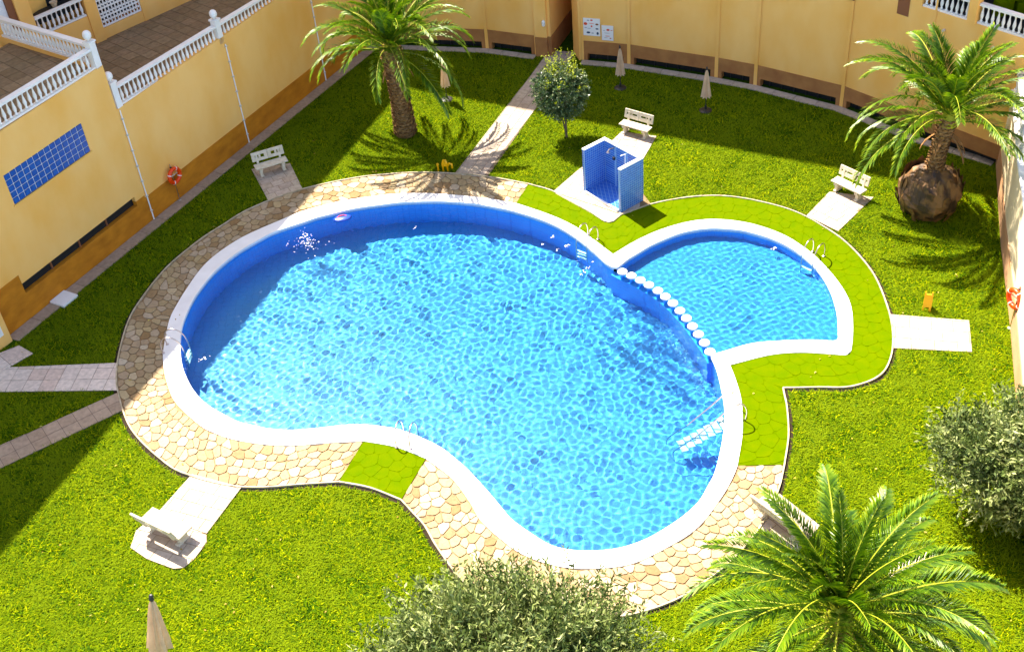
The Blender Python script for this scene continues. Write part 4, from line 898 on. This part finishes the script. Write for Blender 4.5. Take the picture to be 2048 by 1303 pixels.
def palm(base, h, lab, thin=(1,1,1,1,1,1), gap=None, R0=.28, ball=False, seed=1, scale=1.0, z0=0.0, lean=(0, 0), skip=None):
    rg = random.Random(seed); o = empty('palm_tree', base, label=lab, cat='palm tree')
    # trunk with leaf-base scales
    K = 12; pts = [Vector((lean[0]*(i/K)**1.5, lean[1]*(i/K)**1.5, z0+(h-z0)*i/K)) for i in range(K+1)]
    rad = [R0*(1.12-.2*min(1, i/4)+(.12 if i > K-3 else 0)) for i in range(K+1)]
    tr = obj('trunk', MB().tube(pts, [r_*.86 for r_ in rad], 14), M['trunk'], o, smooth=True)
    sb = MB(); rows = int((h-z0)/.16); 
    for r_ in range(rows):
        for k in range(11):
            a = 2*math.pi*(k+.5*(r_ % 2))/11+rg.uniform(-.08, .08); t = (r_+.5)/rows; f = t*K; i = min(K-1, int(f)); c = pts[i].lerp(pts[i+1], f-i); rr = rad[i]*.9
            n_ = Vector((math.cos(a), math.sin(a), 0)); s_ = Vector((-n_.y, n_.x, 0)); b0 = c+n_*(rr-.03); wd_ = rr*.3; up_ = Vector((0, 0, .13))
            sb.add([b0-s_*wd_, b0+s_*wd_, b0+s_*wd_*.55+up_+n_*.1, b0-s_*wd_*.55+up_+n_*.1, b0+up_*.9], [(0, 1, 2, 3), (3, 2, 4), (0, 3, 4), (1, 4, 2)])
    tag(obj('leaf_scars', sb, M['trunk'], tr), kind='stuff')
    hc = pts[-1]
    obj('crown_heart', MB().lathe([(.2, -.45), (.36, -.25), (.3, .05), (.12, .35), (.02, .5)], 10, hc), M['rachis'], o, smooth=True)
    for ri, (e, dp, n_) in enumerate(RINGS):
        a0 = rg.uniform(0, 6.28)
        for k in range(n_):
            if rg.random() > .95*thin[ri]: continue
            az = a0+2*math.pi*(k+rg.uniform(-.25, .25))/n_
            if gap and ri < 4 and abs((az-gap[0]+math.pi) % (2*math.pi)-math.pi) < gap[1]: continue
            x = bpy.data.objects.new('frond', FM[ri, rg.randrange(2)]); COL.objects.link(x); x.parent = o
            x.location = hc+Vector((0, 0, -.25+.09*ri)); s_ = scale*rg.uniform(.88, 1.08); x.scale = (s_, s_*rg.choice((-1, 1)), s_)
            x.rotation_euler = (rg.uniform(-.2, .2), rg.uniform(-.12, .12), az)
    for k in range(5):
        x = bpy.data.objects.new('dead_frond', DEADF); COL.objects.link(x); x.parent = o; x.location = hc+Vector((0, 0, -.5)); x.rotation_euler = (0, 0, k*1.26+rg.uniform(-.4, .4)); x.scale = [rg.uniform(.7, 1.1)]*3
    if ball:
        vs = []; A_, B_ = 22, 14; rb = random.Random(5); import mathutils
        for j in range(B_+1):
            for i in range(A_):
                th = math.pi*j/B_; ph = 2*math.pi*i/A_; d = Vector((math.sin(th)*math.cos(ph), math.sin(th)*math.sin(ph), math.cos(th)))
                nz = mathutils.noise.noise(d*2.2+Vector((3, 1, 2)))*.16+mathutils.noise.noise(d*6)*.09
                rr = 1.22*(1+nz); vs.append((d.x*rr, d.y*rr, 1.02+d.z*rr*.92))
        fs = [(j*A_+i, (j+1)*A_+i, (j+1)*A_+(i+1) % A_, j*A_+(i+1) % A_) for j in range(B_) for i in range(A_)]
        obj('root_ball', MB().add(vs, fs), M['ball'], o)
        sb = MB()
        for i in range(60):
            ph = rb.uniform(0, 6.28); z = rb.uniform(.25, 1.9); rr = 1.22*math.sqrt(max(.05, 1-((z-1.02)/1.15)**2)); n_ = Vector((math.cos(ph), math.sin(ph), (z-1)*.6)).normalized(); c = Vector((math.cos(ph)*rr, math.sin(ph)*rr, z)); s_ = Vector((-math.sin(ph), math.cos(ph), 0)); u_ = n_.cross(s_).normalized()
            w_, h_ = rb.uniform(.1, .22), rb.uniform(.18, .45)
            sb.add([c-s_*w_-u_*h_, c+s_*w_*.7-u_*h_, c+s_*w_+u_*h_*.4+n_*.08, c+u_*h_+n_*.14, c-s_*w_*.8+u_*h_*.5+n_*.06], [(0, 1, 2, 3, 4)])
        tag(obj('bark_flakes', sb, M['ball'], o), kind='stuff')
    return o
b_ = at(812, 268); palm(b_, 4.35, 'tall feathery palm behind the main pool with a bare brown trunk', seed=2, R0=.5, scale=1.08, thin=(.15,.6,.95,1,1,1), lean=(-.15, .1))
b_ = at(1852, 424); palm(b_, 4.3, 'palm growing out of a big round brown root ball on the right', R0=.36, ball=True, seed=11, z0=1.6, scale=1.1, thin=(0,.5,1,1,1,1), gap=(-1.75, .3), lean=(.25, 0))
b_ = at(1680, 1228, 4.2); q_ = at(1560, 1030, 4.0); ga = math.atan2(q_.y-b_.y, q_.x-b_.x)
palm(Vector((b_.x, b_.y, 0)), 4.2, 'large palm in the front right corner seen from above', seed=23, scale=1.0, gap=(ga, .3))

# ------------------------------------------------------------------ leafy trees
def foliage(c, rx, ry, rz, n, leaf, wleaf, seed, mt, name, parent, twig=.5, up=.35, lob=.16, shell=.55, clus=0):
    rg = np.random.default_rng(seed); nt_ = n//14
    d = rg.normal(size=(nt_, 3))
    if clus:
        cd = rg.normal(size=(clus, 3)); cd /= np.linalg.norm(cd, axis=1)[:, None]; ci = rg.integers(0, clus, nt_); d = cd[ci]+rg.normal(size=(nt_, 3))*.17; tone = rg.normal(0, .13, clus)[ci]; cr_ = rg.uniform(.78, 1.12, clus)[ci]
    else: tone = np.zeros(nt_); cr_ = np.ones(nt_)
    d /= np.linalg.norm(d, axis=1)[:, None]
    lump = np.zeros(nt_)
    for _ in range(9):
        k = rg.normal(size=3); k /= np.linalg.norm(k); lump += lob*np.maximum(0, (d@k)-.75)*4*rg.choice([-1, 1, 1])
    rad = (shell+(1-shell)*rg.random(nt_)**.5)*(1+lump*.5)*cr_; base = d*rad[:, None]*np.array([rx, ry, rz])
    td = d*1.0+rg.normal(size=(nt_, 3))*.5+np.array([0, 0, up]); td /= np.linalg.norm(td, axis=1)[:, None]
    ti = np.repeat(np.arange(nt_), 14); s = np.tile(np.linspace(-.1, 1, 14), nt_); N_ = len(ti)
    pos = base[ti]+td[ti]*(s*twig)[:, None]+rg.normal(size=(N_, 3))*.015
    ld = td[ti]*.8+rg.normal(size=(N_, 3))*.75; ld /= np.linalg.norm(ld, axis=1)[:, None]
    sd = np.cross(ld, rg.normal(size=(N_, 3))); sd /= np.linalg.norm(sd, axis=1)[:, None]
    ll = (leaf*rg.uniform(.7, 1.25, N_))[:, None]; ww = (wleaf*rg.uniform(.8, 1.2, N_))[:, None]
    V_ = np.stack([pos, pos+ld*ll*.5-sd*ww, pos+ld*ll, pos+ld*ll*.5+sd*ww], 1).reshape(-1, 3)+np.array(c)
    F_ = np.arange(N_*4).reshape(-1, 4); rr = np.clip((rg.normal(.47, .18, nt_)+tone)[ti]+rg.normal(0, .16, N_), 0, 1); at_ = np.repeat(rr, 4)
    o = big(name, V_, F_, mt, attr=at_, parent=parent); tag(o, kind='stuff'); return o
def limbs(parent, mt, z1, spread, n, seed, r0=.1, lean=(0, 0)):
    rg = random.Random(seed); b = MB()
    for k in range(n):
        a = 2*math.pi*k/n+rg.uniform(-.4, .4); s_ = spread*rg.uniform(.6, 1.1)
        b.tube([(0, 0, z1*.45), (lean[0]+math.cos(a)*s_*.4, lean[1]+math.sin(a)*s_*.4, z1*.8), (lean[0]+math.cos(a)*s_, lean[1]+math.sin(a)*s_, z1*1.15)], [r0, r0*.6, r0*.2], 6)
    obj('limb', b, mt, parent)
# clipped tree by the archway path
b_ = at(1133, 275); ct = empty('clipped_tree', b_, label='small round headed tree with yellow top shoots beside the archway path', cat='tree')
obj('trunk', MB().tube([(0, 0, 0), (.0, .0, .8), (-.12, 0, 1.7)], [.06, .045, .035], 8), M['wood'], ct); obj('trunk', MB().tube([(.03, 0, 0), (-.09, .03, .7), (-.3, .05, 1.7)], [.05, .035, .03], 8), M['wood'], ct)
limbs(ct, M['wood'], 2.0, .7, 6, 3, .035)
foliage((-.12, .05, 2.35), 1.12, 1.12, 1.1, 15000, .12, .028, 3, M['bush'], 'crown', ct, twig=.3, up=.1, lob=.08, shell=.25)
foliage((-.12, .2, 3.3), .6, .4, .22, 420, .11, .026, 4, M['shoot'], 'top_shoots', ct, twig=.75, up=2.0)
foliage((-.12, .05, 2.5), 1.12, 1.12, 1.05, 700, .11, .026, 14, M['shoot'], 'side_shoots', ct, twig=.3, up=.8)
# olive trees
b_ = at(2060, 1062); oa = empty('olive_tree', b_, label='grey green olive tree at the right edge above the front palm', cat='olive tree')
obj('trunk', MB().tube([(0, 0, 0), (.1, 0, .6), (-.1, .1, 1.3), (-.1, .1, 2.0)], [.16, .13, .12, .1], 8), M['trunk'], oa); limbs(oa, M['wood'], 1.9, 1.2, 8, 5, .08)
foliage((-.3, .55, 2.5), 1.9, 1.95, 1.65, 46000, .19, .028, 5, M['olive'], 'crown', oa, twig=.7, up=.4, shell=.3, lob=.2, clus=90)
b_ = at(1005, 1345, 2.6); ob_ = empty('olive_tree', (b_.x, b_.y, 0), label='wide grey green olive tree at the bottom centre edge', cat='olive tree')
obj('trunk', MB().tube([(0, 0, 0), (.1, 0, .8), (-.1, .1, 1.6), (0, 0, 2.2)], [.2, .17, .15, .12], 8), M['trunk'], ob_); limbs(ob_, M['wood'], 2.3, 2.2, 10, 6, .1)
foliage((0, 0.1, 2.5), 3.5, 2.5, 1.6, 76000, .19, .027, 6, M['olive'], 'crown', ob_, twig=.8, up=.5, shell=.3, lob=.2, clus=150)

# ------------------------------------------------------------------ grass blades
gp = [at(-420, 1420), at(2300, 1420), at(2150, 760)] + [Vector((*q, 0)) for q in FAC2[::-1]+FAC[::-1]] + [ W(0, 0, 0), at(-420, 760)]
gx = [p.x for p in gp]; gy = [p.y for p in gp]
NB = 540000; gr_ = np.random.default_rng(3)
PX = gr_.uniform(min(gx), max(gx), NB*3); PY = gr_.uniform(min(gy), max(gy), NB*3)
ok = inside([(p.x, p.y) for p in gp], PX, PY) & ~inside([(p.x, p.y) for p in K1], PX, PY)
for P_ in PAVED: ok &= ~inside(P_, PX, PY)
PX, PY = PX[ok][:NB], PY[ok][:NB]; n = len(PX)
a = gr_.uniform(0, 2*np.pi, n); hh = gr_.uniform(.03, .1, n); ln_ = gr_.uniform(.04, .2, n); wv = gr_.uniform(.011, .026, n)
bx, by = np.cos(a), np.sin(a); sx_, sy_ = -by, bx
z0 = np.zeros(n)
V_ = np.stack([np.stack([PX-sx_*wv, PY-sy_*wv, z0], -1), np.stack([PX+sx_*wv, PY+sy_*wv, z0], -1), np.stack([PX+bx*ln_, PY+by*ln_, hh], -1)], 1).reshape(-1, 3)
pt = .5+.25*np.sin(PX*.9+1)*np.cos(PY*.7)+.15*np.sin(PX*2.7+PY*1.9); rr = np.clip(gr_.normal(.45, .3, n)+.25*(pt-.5), 0, 1)
big('grass', V_, np.arange(n*3).reshape(-1, 3), M['grass'], attr=np.repeat(rr, 3))
tag(bpy.data.objects['grass'], 'short bright green grass covering the whole lawn', 'grass', kind='stuff')

fl = MB(); rq = random.Random(12)
for i in range(260):
    px_, py_ = rq.uniform(0, 2048), rq.uniform(120, 1303); p = at(px_, py_, .07)
    if not inside([(q.x, q.y) for q in gp], np.array([p.x]), np.array([p.y]))[0] or inside([(q.x, q.y) for q in pool_loop], np.array([p.x]), np.array([p.y]))[0]: continue
    a = rq.uniform(0, 6.28); r_ = rq.uniform(.025, .06); c, s_ = math.cos(a)*r_, math.sin(a)*r_
    fl.add([(p.x-c, p.y-s_, .075), (p.x+s_*.5, p.y-c*.5, .085), (p.x+c, p.y+s_, .08), (p.x-s_*.5, p.y+c*.5, .095)], [(0, 1, 2, 3)])
tag(obj('fallen_leaves', fl, mat('dry_leaf', (.4, .3, .04), .8, rnd=[(.45, .36, .04), (.3, .16, .03), (.5, .44, .1)])), 'small yellow leaves scattered over lawn and paving', 'leaves', kind='stuff')
